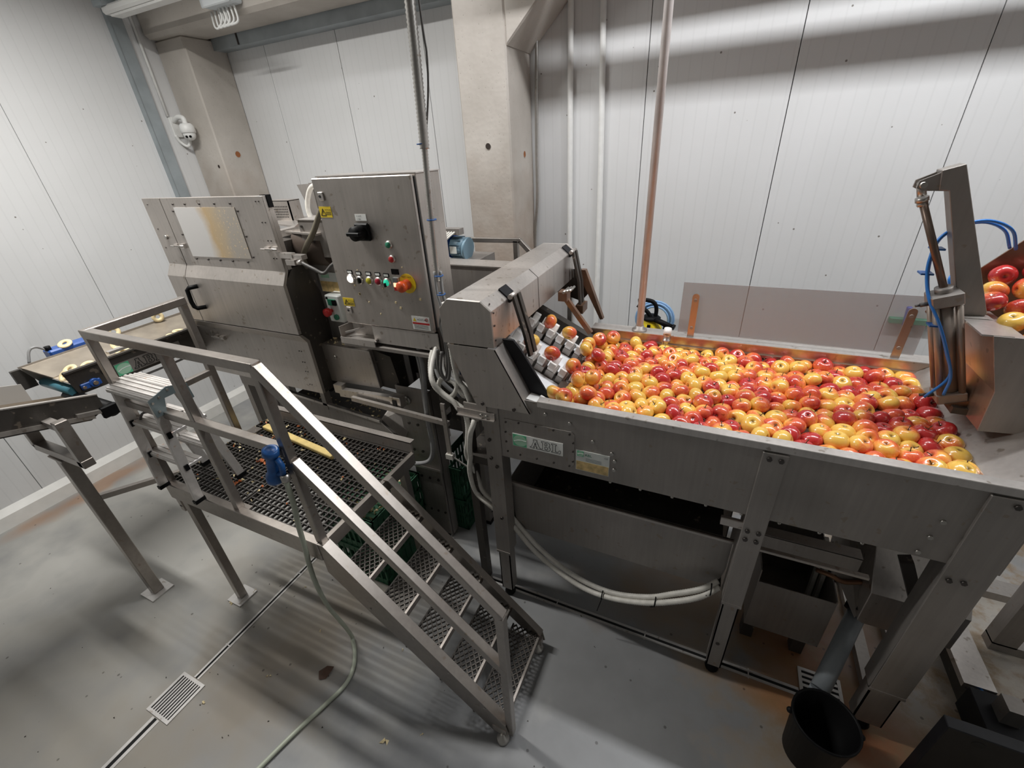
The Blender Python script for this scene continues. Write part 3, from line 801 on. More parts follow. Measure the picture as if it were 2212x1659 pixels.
# sump box and pump housing
sp = MB()
y0 = 1.83
sp.box(.452, .80, y0, y0+.006, .17, .53)
sp.box(.452, .458, y0, 2.3, .17, .62).box(.794, .80, y0, 2.3, .17, .55).box(.452, .80, 2.3, 2.306, .17, .62).box(.452, .80, y0, 2.3, .17, .176)
sp.build('sump_box', STEEL_D, tk, .001)
for a_, b_ in ((.46, 1.88), (.71, 2.2), (.46, 2.2), (.71, 1.88)):
    MB().box(a_, a_+.06, b_, b_+.06, 0, .17).build('sump_foot', STEEL_B, tk)
MB().yz([(1.84, .44), (1.84, .66), (2.06, .93), (2.32, .98), (2.32, .60), (2.15, .44)], .90, 1.26).build('pump_housing', STEEL_L, tk, .003)  # brighter steel puts the light on its top into the colour
MB().prism([(.735, 1.98, .70), (.90, 1.84, .44), (.90, 2.15, .44), (.90, 2.32, .98), (.78, 2.2, .95)], (.002, 0, 0)).build('housing_cheek', STEEL_D, tk)
MB().beam((.925, 1.79, .965), (1.03, 1.79, .735), .045, .05, (0, 1, 0)).build('housing_strut', STEEL_B, tk)
pv = MB().cyl((.93, 1.93, .46), (.765, 1.56, .235), .040, 20).cyl((.765, 1.56, .235), (.755, 1.545, .19), .040, 20).build('drain_pipe', GREYP, tk)
MB().cyl((.955, 1.985, .50), (.915, 1.895, .44), .056, 20).build('pipe_collar', BLACK, tk)
MB().tube(smooth([(.71, 1.95, .60), (.76, 1.92, .62), (.82, 1.92, .60), (.9, 1.95, .60)]), .012, 8).build('copper_line', plain('copper', (.30, .16, .09), .4, .6), tk)
for xx in (.73, .765):
    MB().beam((xx, 2.03, .75), (xx+.02, 2.03, .18), .018, .03).build('sump_stay', CONDW, tk)

# screen above the back rim
sg = thing('splash_screen', 'clear scratched plastic splash screen clamped above the back rim', 'splash screen', (.4, 2.60, 1.55))
MB().box(-.148, .955, 2.563, 2.569, 1.575, 1.872).build('sheet', PLEXI, sg)
for x0 in (-.075, .885):
    n = 8; w2 = .018
    br = MB().xz([(x0-w2, 1.51), (x0+w2, 1.51), (x0+w2, 1.795)]+[(x0+w2*math.cos(math.pi*i/n), 1.795+w2*math.sin(math.pi*i/n)) for i in range(1, n)]+[(x0-w2, 1.795)], 2.555, 2.562).build('bracket', STEEL_TAN, sg)
    bolts([(x0, 2.555, 1.775), (x0, 2.555, 1.61)], (0, -1, 0), .009, .005, 10).build('bolt', STEEL_D, br)
tp = thing('water_tap', 'small steel water spout hooked over the back rim of the tank', 'tap', (-.20, 2.50, 1.56))
MB().cyl((-.20, 2.535, 1.60), (-.20, 2.505, 1.57), .022, 14).build('elbow', WHITEP, tp)
MB().lathe([(.017, 0), (.017, -.03), (.022, -.032), (.022, -.045), (.016, -.047), (.016, -.06)], (-.20, 2.512, 1.572), 14).build('collar', STEEL_L, tp)
MB().box(-.222, -.186, 2.508, 2.516, 1.44, 1.525).build('flap', STEEL_TAN, tp)
MB().cyl((-.20, 2.53, 1.555), (-.165, 2.53, 1.56), .004, 6).build('lever', STEEL_D, tp)

# ------------------------------------------------------------------ bucket under the pipe
bk = thing('bucket', 'black plastic bucket on the wet floor below the grey drain pipe', 'bucket', (.752, 1.385, 0))
MB().lathe([(0, 0), (.105, 0), (.108, .005), (.125, .28), (.132, .283), (.132, .30), (.127, .302), (.121, .295), (.104, .012), (0, .012)], (.752, 1.385, 0), 36).build('shell', BLACK, bk)
for q in (-1, 1):
    MB().ball((.752+.134*q, 1.385, .275), .014, 10, 6).build('handle_lug', BLACK, bk)

# ------------------------------------------------------------------ elevator with hood
el = thing('apple_elevator', 'stainless steel hooded cup elevator lifting apples out of the tank', 'elevator', (-.9, 2.15, 1.45))
HP = [(-1.126, 1.795), (-1.126, 1.965), (-1.078, 2.013), (-.910, 2.013), (-.860, 1.972), (-.857, 1.798)]
HP_in = [(-.863, 1.798), (-.866, 1.969), (-.913, 2.007), (-1.075, 2.007), (-1.12, 1.962), (-1.12, 1.795)]
MB().xz(HP+HP_in, 1.585, 2.80).build('hood', STEEL_L, el, .002)
MB().xz(HP, 1.578, 1.585).build('hood_end', STEEL, el, .002)
MB().xz(HP, 2.80, 2.806).build('hood_end', STEEL, el, .002)
MB().prism([(-.8565, 2.14, 1.80), (-.8595, 2.14, 1.972), (-.9095, 2.14, 2.0135), (-.9090, 2.14, 2.0140), (-.8590, 2.14, 1.9725), (-.8555, 2.14, 1.80)], (0, .004, 0)).build('hood_seam', STEEL_B, el)
bolts([(-.857, 1.60, z) for z in (1.83, 1.90, 1.96)]+[(-.88, 1.61, 1.995)], (1, 0, 0), .005, .003).build('hood_rivet', BOLTD, el, kind='stuff')
SKP = [(-1.109, 1.790), (-.852, 1.793), (-.691, 1.481), (-.98, 1.474)]
MB().xz(SKP, 1.575, 1.578).build('near_skirt', STEEL, el)
MB().prism([(-.852, 1.575, 1.793), (-.691, 1.575, 1.481), (-.696, 1.575, 1.478), (-.857, 1.575, 1.790)], (0, .10, 0)).build('near_skirt_lip', STEEL_L, el)
bolts([(-.945, 1.575, 1.49), (-.775, 1.575, 1.49)], (0, -1, 0), .009, .006, 8).build('skirt_bolt', BOLTD, el, kind='stuff')
FAR = plain('brown_wet_steel', (.22, .13, .085), .35, .6, noise=.3)
MB().xz([(-.80, 1.86), (-.77, 1.86), (-.640, 1.535), (-.66, 1.53), (-.80, 1.80)], 2.75, 2.79).build('far_skirt', FAR, el)
MB().xz([(-1.05, 1.84), (-.80, 1.86), (-.75, 1.70), (-.80, 1.64), (-1.0, 1.70)], 2.775, 2.781).build('far_plate', STEEL_B, el)
# sloping bed
dd = V((.894, 0, -.447)); nn_ = V((.447, 0, .894))
B0 = V((-.725, 0, 1.510))


def onbed(s_, y, h=0):
    return V((B0.x, y, B0.z))+dd*s_+nn_*h


S0, S1 = -.36, .24


def bedstrip(y0, y1, h0, h1, name, mm, s0=S0, s1=S1):
    p = [onbed(s0, y0, h0), onbed(s1, y0, h0), onbed(s1, y0, h1), onbed(s0, y0, h1)]
    return MB().prism(p, (0, y1-y0, 0)).build(name, mm, el)


LANES = (1.70, 2.0, 2.3)
bedstrip(1.60, 2.50, -.08, -.065, 'bed_plate', STEEL_B)
for y0, y1 in ((1.765, 1.935), (2.065, 2.235), (2.365, 2.44)):
    bedstrip(y0-.012, y1+.012, -.045, -.035, 'belt_strip', BELTW)
bedstrip(2.44, 2.50, -.06, .05, 'side_guide', STEEL_B, -.36, .13)
cup_o = None
for ly in LANES:
    for i in range(-5, 6):
        s_ = i*.066-.03
        if s_ > S1-.02 or (ly < 1.8 and s_ < -.02):
            continue
        c = onbed(s_, ly, .0)
        if cup_o is None:
            wv = [(-.046, .006), (-.060, .030), (-.056, .064), (-.042, .062), (-.010, .022), (.010, .022), (.042, .062), (.056, .064), (.060, .030), (.046, .006)]
            cup_o = MB().prism([c+V((0, a, 0))+nn_*b for a, b in wv], dd*.038).build('cup', CUPW, el, .003); cup_c = c
            cup_k = MB().prism([c+V((0, a, 0))+nn_*b for a, b in [(-.046, -.055), (-.050, .008), (.050, .008), (.046, -.055)]], dd*.052).build('cup_bracket', STEEL_D, el, .002)
        else:
            for o_ in (cup_o, cup_k):
                q = o_.copy(); C.objects.link(q); q.parent = el; q.location = V(o_.location)+(c-cup_c)
# hanging swing bars in the hood slots
for yb_, nm in ((1.80, 'near'), (2.72, 'far')):
    MB().prism([(-.905, yb_-.04, 2.0185), (-.852, yb_-.04, 1.975), (-.850, yb_-.04, 1.955), (-.86, yb_-.04, 1.955), (-.91, yb_-.04, 2.0)], (0, .08, 0)).build('slot_block', BLKSTEEL, el)
    MB().cyl((-.845, yb_-.05, 1.985), (-.845, yb_+.05, 1.985), .012, 12).build('hinge_pin', STEEL, el)
    x1, z1 = (-.752, 1.70) if nm == 'near' else (-.775, 1.63)
    for q in (-.028, .024):
        MB().beam((-.835, yb_+q, 1.985), ((x1-.845)/2+.02, yb_+q-.01, 1.80), .014, .03, (0, 1, 0)).beam(((x1-.845)/2+.02, yb_+q-.01, 1.805), (x1, yb_+q-.02, z1), .014, .034, (0, 1, 0)).build('swing_bar', STEEL_B, el)
MB().box(-.80, -.75, 2.64, 2.75, 1.60, 1.655).build('bar_end_block', FAR, el)
MB().beam((-.80, 2.42, 1.78), (-.63, 2.40, 1.575), .022, .03).build('link_rod', FAR, el)
MB().box(-.83, -.775, 2.38, 2.45, 1.765, 1.82).build('link_block', FAR, el)
for i in range(3):
    MB().cyl((-.79+.018*i, 2.36, 1.825+.005*i), (-.79+.018*i, 2.46, 1.825+.005*i), .008, 8).build('link_bolt', SILVER, el)
# curved dark guard at the near side
MB().xz([(-.86, 1.81), (-.80, 1.81), (-.765, 1.765), (-.625, 1.535), (-.645, 1.50), (-.691, 1.481)], 1.664, 1.680).build('guard_plate', BLKSTEEL, el, .004, 2)
MB().prism([(-.72, 1.60, 1.545), (-.55, 1.60, 1.515), (-.55, 1.72, 1.512), (-.72, 1.72, 1.54)], (0, 0, .004)).build('lead_in_plate', WHITEP, el)
# mounting bracket to the frame
MB().box(-1.10, -.885, 1.572, 1.580, 1.400, 1.440).box(-1.10, -.885, 1.56, 1.58, 1.398, 1.404).build('mount_bracket', STEEL, el)
bolts([(-.96, 1.572, 1.42), (-.93, 1.572, 1.418)], (0, -1, 0), .009, .007).build('bracket_bolt', SILVER, el, kind='stuff')
MB().box(-1.06, -.93, 1.576, 1.585, 1.44, 1.475).build('mount_tab', STEEL, el)
MB().box(-1.13, -.96, 1.62, 2.52, 1.05, 1.10).box(-1.13, -1.08, 1.64, 1.69, .02, 1.45).box(-1.13, -1.08, 2.46, 2.51, .02, 1.45).build('elevator_frame', STEEL_B, el)

# ------------------------------------------------------------------ apples


def apple_mesh(name, R, seed):
    rnd = random.Random(seed); prof = []
    for i in range(15):
        t = math.pi*i/14
        r = math.sin(t)
        z = -math.cos(t)
        # dimples at both poles, shoulders wider than the base
        z *= .86
        dip = math.exp(-(r/.26)**2)
        z += (.26*dip if z < 0 else -.30*dip)
        r *= 1.0+.05*z
        prof.append((r*R, z*R*.98))
    mb = MB(); n = 20; mb.lathe(prof, (0, 0, 0), n)
    ph = rnd.random()*6; sk = rnd.uniform(-.05, .05); k1 = rnd.uniform(.01, .03)
    mb.v = [((x*(1+k1*math.cos(5*math.atan2(y, x)+ph))+sk*z), y*(1+k1*math.sin(4*math.atan2(y, x)+ph)), z) for x, y, z in mb.v]
    me = mb.mesh(name); me.materials.append(APPLE)
    return me


AM = [apple_mesh('apple', .045, i) for i in range(5)]
stm = MB().tube([(0, 0, .022), (.001, .001, .034), (.005, .002, .048)], [.0018, .0016, .0022], 6).mesh('stem'); stm.materials.append(STEMM)
rs = random.Random(3)


def apple(loc, size, tone, tilt, spin, label, group, stem):
    o = bpy.data.objects.new('apple', AM[rs.randrange(5)]); C.objects.link(o)
    o.location = loc; o.scale = (size, size, size)
    # tone: 0 yellow .. 1 red
    o.color = (tone, rs.random(), rs.random(), 1)
    ax = V((math.cos(spin), math.sin(spin), 0))
    o.rotation_euler = (Matrix.Rotation(tilt, 3, ax) @ Matrix.Rotation(rs.random()*6.28, 3, 'Z')).to_euler()
    tag(o, label, 'apple', group)
    if stem:
        s = bpy.data.objects.new('stem', stm); C.objects.link(s); s.parent = o
    return o


def tone_pick():
    u = rs.random()
    if u < .19:
        return rs.uniform(.12, .32), 'mostly yellow'
    if u < .66:
        return rs.uniform(.40, .64), 'yellow apple with an orange blush'
    return rs.uniform(.72, 1.0), 'mostly red'


def lab(kind, where):
    return (kind+' '+where) if 'apple' in kind else kind+' apple '+where


# floating apples: relax a crowd of discs inside the tank outline
NA = 262
rng = np.random.default_rng(5)
ax0, ax1, ay0, ay1 = -.56, .955, YF+.052, YK-.048
pos = np.stack([rng.uniform(ax0, ax1, NA), rng.uniform(ay0, ay1, NA)], 1)
rad = rng.uniform(.0395, .0455, NA)
for it in range(400):
    d = pos[:, None, :]-pos[None, :, :]
    ds = np.sqrt((d**2).sum(2))+1e-9
    want = (rad[:, None]+rad[None, :])*1.0
    ov = np.clip(want-ds, 0, None); np.fill_diagonal(ov, 0)
    pos += ((d/ds[:, :, None])*ov[:, :, None]*.5).sum(1)*.6
    lo = ax0-.06*np.clip((pos[:, 1]-1.7)*0, 0, 1)
    pos[:, 0] = np.clip(pos[:, 0], lo, ax1-rad*.6); pos[:, 1] = np.clip(pos[:, 1], ay0, ay1)
ONE = 'first second third fourth fifth sixth seventh eighth ninth tenth eleventh twelfth thirteenth fourteenth fifteenth sixteenth seventeenth eighteenth nineteenth'.split()
ORD = ONE+['twentieth']+['twenty-'+q for q in ONE[:9]]+['thirtieth']+['thirty-'+q for q in ONE[:9]]+['fortieth']
NROW = 11
order = np.argsort(pos[:, 1]); seat = {}
for r_, chunk in enumerate(np.array_split(order, NROW)):
    for c_, q in enumerate(sorted(chunk, key=lambda t: pos[t, 0])):
        seat[int(q)] = (r_, c_)
for i in range(NA):
    x, y = pos[i]
    tone, kd = tone_pick()
    r_, c_ = seat[i]
    where = 'floating %s from the elevator in the %s row from the front rim' % (ORD[c_], ORD[r_]) if r_ < 8 else 'floating %s from the elevator in the %s row from the back wall' % (ORD[c_], ORD[NROW-1-r_])
    if kd.startswith('yellow'):
        kd = 'orange-blushed'
    dz = rng.uniform(-.022, .016)
    tilt = rng.choice([rng.uniform(0, .6), rng.uniform(.5, 1.4), rng.uniform(2.2, 3.14)])
    apple((x, y, 1.488+dz), rad[i]/.0437, tone, tilt, rng.uniform(0, 6.28), lab(kd, where), 'apples floating in the washing tank', tilt < 1.3 and rng.random() < .75)
# a few pushed up on top of the crowd at the foot of the elevator
for i, (x, y, z) in enumerate(((-.50, 2.44, 1.545), (-.57, 2.38, 1.55), (-.52, 2.16, 1.55), (-.60, 2.20, 1.56), (-.48, 1.90, 1.55), (-.54, 1.84, 1.56), (-.46, 1.74, 1.55), (-.56, 1.68, 1.545))):
    tone, kd = tone_pick()
    apple((x, y, z), .95, tone, rs.uniform(.3, 1.4), rs.random()*6, lab(kd.replace('yellow apple with an orange blush', 'orange-blushed'), 'heaped at the elevator foot, %s from the back wall' % ORD[i]), 'apples heaped at the foot of the elevator', False)
# riding in the cups
for nm, s_, ly in (('back', -.10, 2.3), ('back', .03, 2.3), ('back', -.235, 2.3), ('middle', -.10, 2.0), ('middle', .03, 2.0), ('middle', -.20, 2.0), ('near', .035, 1.7)):
    k = round((s_+.03)/.066); ss = k*.066-.03+.048
    p = onbed(ss, ly, .080)
    tone, kd = tone_pick()
    ht = {-.235: 'top', -.20: 'top', -.10: 'middle', .03: 'lowest', .035: 'lowest'}[s_]
    apple(p, 1.0, tone, rs.uniform(.6, 1.5), rs.random()*6, lab(kd.replace('yellow apple with an orange blush', 'orange-blushed'), 'riding in the %s cup of the %s elevator lane' % (ht, nm)), 'apples riding in the elevator cups', False)

# ------------------------------------------------------------------ bin tipper at the right end
bt = thing('bin_tipper', 'steel tipping bin with a pneumatic lift arm above the tank end', 'tipper', (1.4, 2.1, 0))
# bin shell
fr = [(.891, 1.940), (.967, 1.735), (.978, 1.572), (1.30, 1.60), (1.9, 1.75), (1.9, 1.94)]
MB().xz(fr, 1.894, 1.90).build('bin_front', STEEL_D, bt)
MB().prism([(.891, 1.90, 1.940), (.967, 1.90, 1.735), (.978, 1.90, 1.572), (.985, 1.90, 1.572), (.974, 1.90, 1.737), (.899, 1.90, 1.940)], (0, .47, 0)).build('bin_lip_side', STEEL_TAN, bt)
MB().box(.862, .945, 1.90, 2.37, 1.936, 1.942).build('bin_lip', STEEL_L, bt)
MB().box(.945, .99, 1.90, 2.37, 1.925, 1.930).build('bin_inner_lip', STEEL_L, bt)
MB().xz([(.86, 1.86), (.90, 1.96), (1.6, 2.85), (2.2, 2.85), (2.2, 1.7), (1.0, 1.7)], 2.37, 2.376).build('bin_back', FAR, bt)
MB().prism([(.96, 1.90, 1.93), (1.25, 1.90, 1.72), (1.9, 1.90, 1.80), (1.9, 1.90, 1.79), (1.25, 1.90, 1.71), (.96, 1.90, 1.92)], (0, .47, 0)).build('bin_floor', STEEL_TAN, bt)
MB().box(1.9, 1.91, 1.9, 2.37, 1.75, 2.85).build('bin_side', FAR, bt)
# arm
MB().prism([(.648, 2.09, 2.440), (.706, 2.09, 2.458), (.935, 2.09, 1.955), (.925, 2.09, 1.935), (.860, 2.09, 1.935), (.688, 2.09, 2.375), (.66, 2.09, 2.378)], (0, .055, 0)).build('arm_post', STEEL_D, bt, .002)
MB().prism([(.690, 2.095, 2.452), (.600, 2.095, 2.408), (.598, 2.095, 2.385), (.615, 2.095, 2.376), (.690, 2.095, 2.374)], (0, .008, 0)).prism([(.690, 2.135, 2.452), (.600, 2.135, 2.408), (.598, 2.135, 2.385), (.615, 2.135, 2.376), (.690, 2.135, 2.374)], (0, .008, 0)).build('arm_head', STEEL_D, bt)
MB().prism([(.86, 2.06, 1.945), (.93, 2.06, 1.945), (.95, 2.06, 1.942), (.84, 2.06, 1.942)], (0, .11, 0)).build('arm_foot', STEEL_D, bt)
MB().cyl((.612, 2.08, 2.395), (.612, 2.155, 2.395), .010, 12).build('head_pin', SILVER, bt)
# cylinder
c0 = V((.925, 2.07, 1.632)); c1_ = V((.792, 2.07, 2.000)); ax = (c1_-c0).normalized(); rod = V((.614, 2.12, 2.395))
CYLM = plain('anodised_cylinder', (.34, .29, .25), .38, .55, noise=.1)
cyl = MB().cyl(c0, c1_, .030, 24).build('cylinder_barrel', CYLM, bt)
yv = V((0, 1, 0)); xv = yv.cross(ax).normalized()
for a in (-1, 1):
    for b in (-1, 1):
        MB().cyl(c0+xv*.032*a+yv*.032*b, c1_+xv*.032*a+yv*.032*b, .011, 10).build('tie_rod', CYLM, cyl)
for p0, p1 in ((c0-ax*.03, c0+ax*.012), (c1_-ax*.012, c1_+ax*.035)):
    mb = MB(); a = xv*.045; b = yv*.045
    mb.prism([p0-a-b, p0+a-b, p0+a+b, p0-a+b], p1-p0).build('cylinder_cap', STEEL_D, bt, .004)
MB().cyl(c1_+ax*.035, c1_+ax*.055, .026, 20).build('rod_gland', STEEL_D, bt)
MB().cyl(c1_+ax*.05, rod-ax*.05, .012, 16).build('piston_rod', plain('rod_stained', (.16, .115, .09), .32, .6), bt)
MB().cyl(rod-ax*.06, rod-ax*.045, .02, 12).cyl(rod-ax*.04, rod, .014, 12).cyl(rod-ax*.075, rod-ax*.062, .017, 6).build('rod_clevis', SILVER, bt)
MB().cyl(c1_+xv*-.045, c1_+xv*-.068, .008, 10).cyl(c1_+xv*-.068, c1_+xv*-.082, .005, 8).build('air_fitting', CONDD, bt)
MB().cyl(c0+xv*-.045, c0+xv*-.065+ax*-.004, .010, 10).cyl(c0+xv*-.06, c0+xv*-.088, .006, 8).build('air_fitting', STEEL_B, bt)
MB().prism([(.91, 2.02, 1.600), (1.02, 2.02, 1.645), (1.02, 2.02, 1.60), (.97, 2.02, 1.585)], (0, .10, 0)).build('cylinder_bracket', FAR, bt)
MB().box(.93, 1.2, 2.00, 2.2, 1.575, 1.602).build('tipper_crossbar', STEEL_B, bt)
for pts, nm in (([(0.84, 2.02, 1.62), (0.884, 2.02, 1.720), (0.845, 2.02, 1.815), (0.790, 2.03, 1.926), (0.748, 2.06, 1.998), (0.730, 2.10, 2.069), (0.722, 2.12, 2.138), (0.735, 2.15, 2.205), (0.79, 2.18, 2.245), (0.861, 2.20, 2.257), (0.930, 2.22, 2.226), (1.0, 2.3, 2.15)], 'air_hose'),
                ([(0.884, 2.00, 1.65), (0.88, 2.00, 1.729), (0.838, 2.0, 1.824), (0.782, 2.01, 1.933), (0.740, 2.04, 2.004), (0.720, 2.08, 2.075), (0.712, 2.10, 2.143), (0.727, 2.13, 2.212), (0.785, 2.16, 2.253), (0.861, 2.18, 2.266), (0.94, 2.20, 2.232), (1.01, 2.28, 2.15)], 'air_hose'),
                ([(.92, 2.36, 2.03), (.88, 2.32, 2.04), (.868, 2.30, 2.015), (.90, 2.30, 1.965)], 'air_hose'),
                ([(.94, 2.36, 2.03), (.90, 2.33, 2.025), (.889, 2.31, 2.005), (.915, 2.30, 1.965)], 'air_hose')):
    MB().tube(smooth(pts, 6), .0052, 8).build(nm, BLUEH, bt)
for z, x in ((1.915, .785), (2.09, .722), (2.18, .726)):
    MB().box(x-.022, x+.016, 2.02 if z < 2 else 2.085, 2.06 if z < 2 else 2.13, z-.003, z+.003).build('cable_tie', BLUEG, bt)
# frame on the floor
MB().box(1.455, 1.50, 1.46, 2.9, 0, .10).build('base_beam', STEEL_B, bt)
MB().box(1.44, 1.565, 1.93, 2.9, .10, .135).build('beam_cover', STEEL_L, bt)
MB().box(1.03, 1.09, 1.80, 2.75, 0, .05).build('floor_rail', STEEL_D, bt)
MB().box(1.20, 1.23, 1.90, 2.75, 0, .05).build('floor_rail', STEEL_D, bt)
MB().box(1.11, 1.9, 1.42, 1.47, 0, .50).build('base_plate', BLKSTEEL, bt, .003)
MB().box(1.44, 1.9, 1.47, 1.90, 0, .16).build('base_block', BLKSTEEL, bt, .003)
hb_ = MB().cyl((1.215, 1.419, .455), (1.215, 1.4195, .455), .02, 14).build('plate_hole', DARK, bt)
for q in (-1, 1):
    pass
MB().cyl((1.56, 1.80, .22), (1.80, 1.98, .24), .035, 18).build('lift_cylinder', STEEL_TAN, bt)
MB().box(1.50, 1.57, 1.76, 1.84, .16, .26).build('cylinder_clevis', STEEL_D, bt)
MB().tube(smooth([(1.51, 1.93, .12), (1.50, 1.86, .11), (1.53, 1.80, .17), (1.56, 1.79, .22)]), .008, 8).build('lift_air_hose', BLUEH, bt)
MB().box(1.60, 1.68, 1.62, 1.66, .165, .22).build('label_tab', PAPER, bt)
MB().box(1.70, 1.80, 2.3, 2.38, .05, 1.9).box(1.70, 2.6, 2.3, 2.38, 0, .06).build('tipper_post', STEEL_D, bt)
# fruit waiting in the bin
for i, (x, y, z) in enumerate(((.962, 2.16, 1.982), (1.005, 2.075, 1.935), (.995, 2.25, 2.0), (1.045, 2.155, 1.960), (1.075, 2.05, 1.912), (1.075, 2.245, 2.015), (1.035, 1.975, 1.895), (1.125, 2.125, 1.965), (1.03, 2.325, 2.04), (1.155, 2.21, 2.02), (1.12, 2.32, 2.06), (1.12, 1.97, 1.905))):
    tone, kd = tone_pick()
    apple((x, y, z), .92, tone, rs.uniform(.2, 2.6), rs.random()*6, lab(kd.replace('yellow apple with an orange blush', 'orange-blushed'), 'in the tipping bin, %s of the pile from its lip' % ORD[i]), 'apples waiting in the tipping bin', False)

tag(MB().box(1.55, 2.5, 2.68, 2.80, 0, .055).build('floor_kerb', STEEL_D), 'low dark steel kerb on the floor behind the tank end', 'kerb')

# ------------------------------------------------------------------ peeling machine
pm = thing('peeling_machine', 'large stainless steel apple peeling machine with stained window', 'machine', (-2.6, 2.2, 0))
UP = [(1.75, 2.437), (1.75, 2.024), (1.708, 1.952), (1.708, 1.640)]


def prof_panel(x0, x1, pts, th, name, mm, par, bevel=.0015):
    inn = [(y+th, z) for y, z in pts[::-1]]
    return MB().yz(pts+inn, x0, x1).build(name, mm, par, bevel)


dr = prof_panel(-3.236, -2.297, UP, .022, 'door', STEEL, pm)
prof_panel(-3.432, -3.242, UP, .022, 'side_door', STEEL, pm)
MB().yz([(1.708, 1.634), (1.75, 1.572), (1.75, 1.193), (1.772, 1.193), (1.772, 1.58), (1.73, 1.634)], -3.432, -2.297).build('lower_front', STEEL, pm, .0015)
MB().xz([(-3.125, 2.084), (-2.553, 2.090), (-2.553, 2.380), (-3.125, 2.382)], 1.7465, 1.7495).build('window', WINM, dr)
bolts([(x, 1.75, 2.40) for x in (-3.12, -3.0, -2.86, -2.72, -2.58)]+[(x, 1.75, 2.068) for x in (-3.10, -2.98, -2.86, -2.74, -2.60)]+[(-3.145, 1.75, z) for z in (2.36, 2.22)]+[(-2.535, 1.75, z) for z in (2.36, 2.22, 2.10)], (0, -1, 0), .006, .005).build('window_bolt', BOLTD, dr, kind='stuff')
bolts([(-2.36+q, 1.75, z) for z in (2.41, 2.30, 2.20, 2.10) for q in (0, .025)]+[(-2.40+q, 1.75, z) for z in (1.50, 1.42, 1.35, 1.25) for q in (0, .02)]+[(-3.39, 1.75, z) for z in (2.40, 2.25, 2.13)], (0, -1, 0), .004, .003).build('rivet', BOLTD, pm, kind='stuff')
h = MB(); hx = -3.145
h.tube([(hx+.005, 1.708, 1.895), (hx-.02, 1.665, 1.893), (hx-.03, 1.655, 1.880), (hx-.035, 1.652, 1.80), (hx-.03, 1.655, 1.765), (hx-.02, 1.665, 1.752), (hx+.005, 1.708, 1.750)], .014, 10)
h.build('handle', BLACK, dr)


def latch(x, z, y, par, n=1):
    l_ = MB().box(x-.05, x-.012, y-.014, y, z-.012, z+.012).box(x+.012, x+.055, y-.016, y, z-.014, z+.014).cyl((x-.075, y-.018, z), (x+.06, y-.018, z), .006, 8).build('latch', STEEL_L, par)
    MB().box(x-.035, x+.03, y-.026, y-.018, z-.005, z+.005).build('latch_lever', STEEL_D, l_)


latch(-3.215, 2.148, 1.75, pm); latch(-3.19, 1.505, 1.75, pm); latch(-2.345, 2.155, 1.75, pm)
MB().cyl((-3.33, 1.75, 2.20), (-3.33, 1.738, 2.20), .014, 8).cyl((-3.27, 1.75, 1.535), (-3.27, 1.735, 1.535), .012, 8).build('lock', SILVER, pm)
# side wall and interior
MB().yz([(1.772, 1.193), (1.772, 1.58), (1.73, 1.64), (1.73, 1.955), (1.80, 2.03), (1.885, 2.04), (1.975, 1.81), (1.95, 1.45), (1.91, 1.193)], -2.308, -2.300).build('side_plate', STEEL_B, pm)  # darker steel puts the shade of this side into its colour
MB().box(-3.42, -2.33, 1.80, 2.55, 1.25, 2.10).build('body', STEEL_B, pm)
MB().box(-2.33, -2.297, 1.772, 1.80, 2.03, 2.437).build('door_edge', STEEL, pm)
MB().box(-2.345, -2.29, 1.772, 1.80, 2.375, 2.44).build('edge_cap', BLACK, pm)
MB().box(-3.40, -2.35, 1.775, 2.2, 2.10, 2.18).build('inner_tray', STEEL_B, pm)
MB().cyl((-2.36, 2.02, 2.13), (-2.12, 2.02, 2.13), .13, 24).build('peeling_drum', plain('drum_brown', (.10, .075, .06), .5, .3), pm)
MB().xy([(-2.52, 1.95), (-2.10, 1.86), (-2.06, 2.55), (-2.9, 2.55), (-2.9, 2.2), (-2.55, 2.1)], 2.212, 2.222).build('top_plate', STEEL_L, pm)
MB().xz([(-2.52, 2.175), (-2.07, 2.255), (-2.07, 2.29), (-2.52, 2.212)], 1.93, 1.936).build('top_plate_flange', STEEL_L, pm)
pg = MB().box(-2.97, -2.775, 2.30, 2.308, 2.222, 2.352).box(-2.97, -2.775, 2.30, 2.40, 2.348, 2.354).box(-2.782, -2.775, 2.30, 2.40, 2.222, 2.352).build('vent_guard', STEEL, pm)
mb = MB()
for i in range(9):
    for j in range(5):
        mb.cyl((-2.94+.016*i+.003*j, 2.300, 2.245+.017*j), (-2.94+.016*i+.003*j, 2.2985, 2.245+.017*j), .0042, 6)
mb.build('vent_hole', DARK, pg, kind='stuff')
mb = MB(); mb.box(-2.262, -1.93, 1.90, 2.35, 2.08, 2.288)
dbx = mb.build('drive_cover', STEEL_D, pm, .004)
MB().box(-2.265, -1.93, 1.897, 2.35, 2.288, 2.293).build('drive_cover_lid', STEEL_L, dbx)
bolts([(-2.235, 1.90, 2.255), (-2.16, 1.90, 2.17)], (0, -1, 0), .008, .006).build('cover_bolt', BOLTD, dbx, kind='stuff')
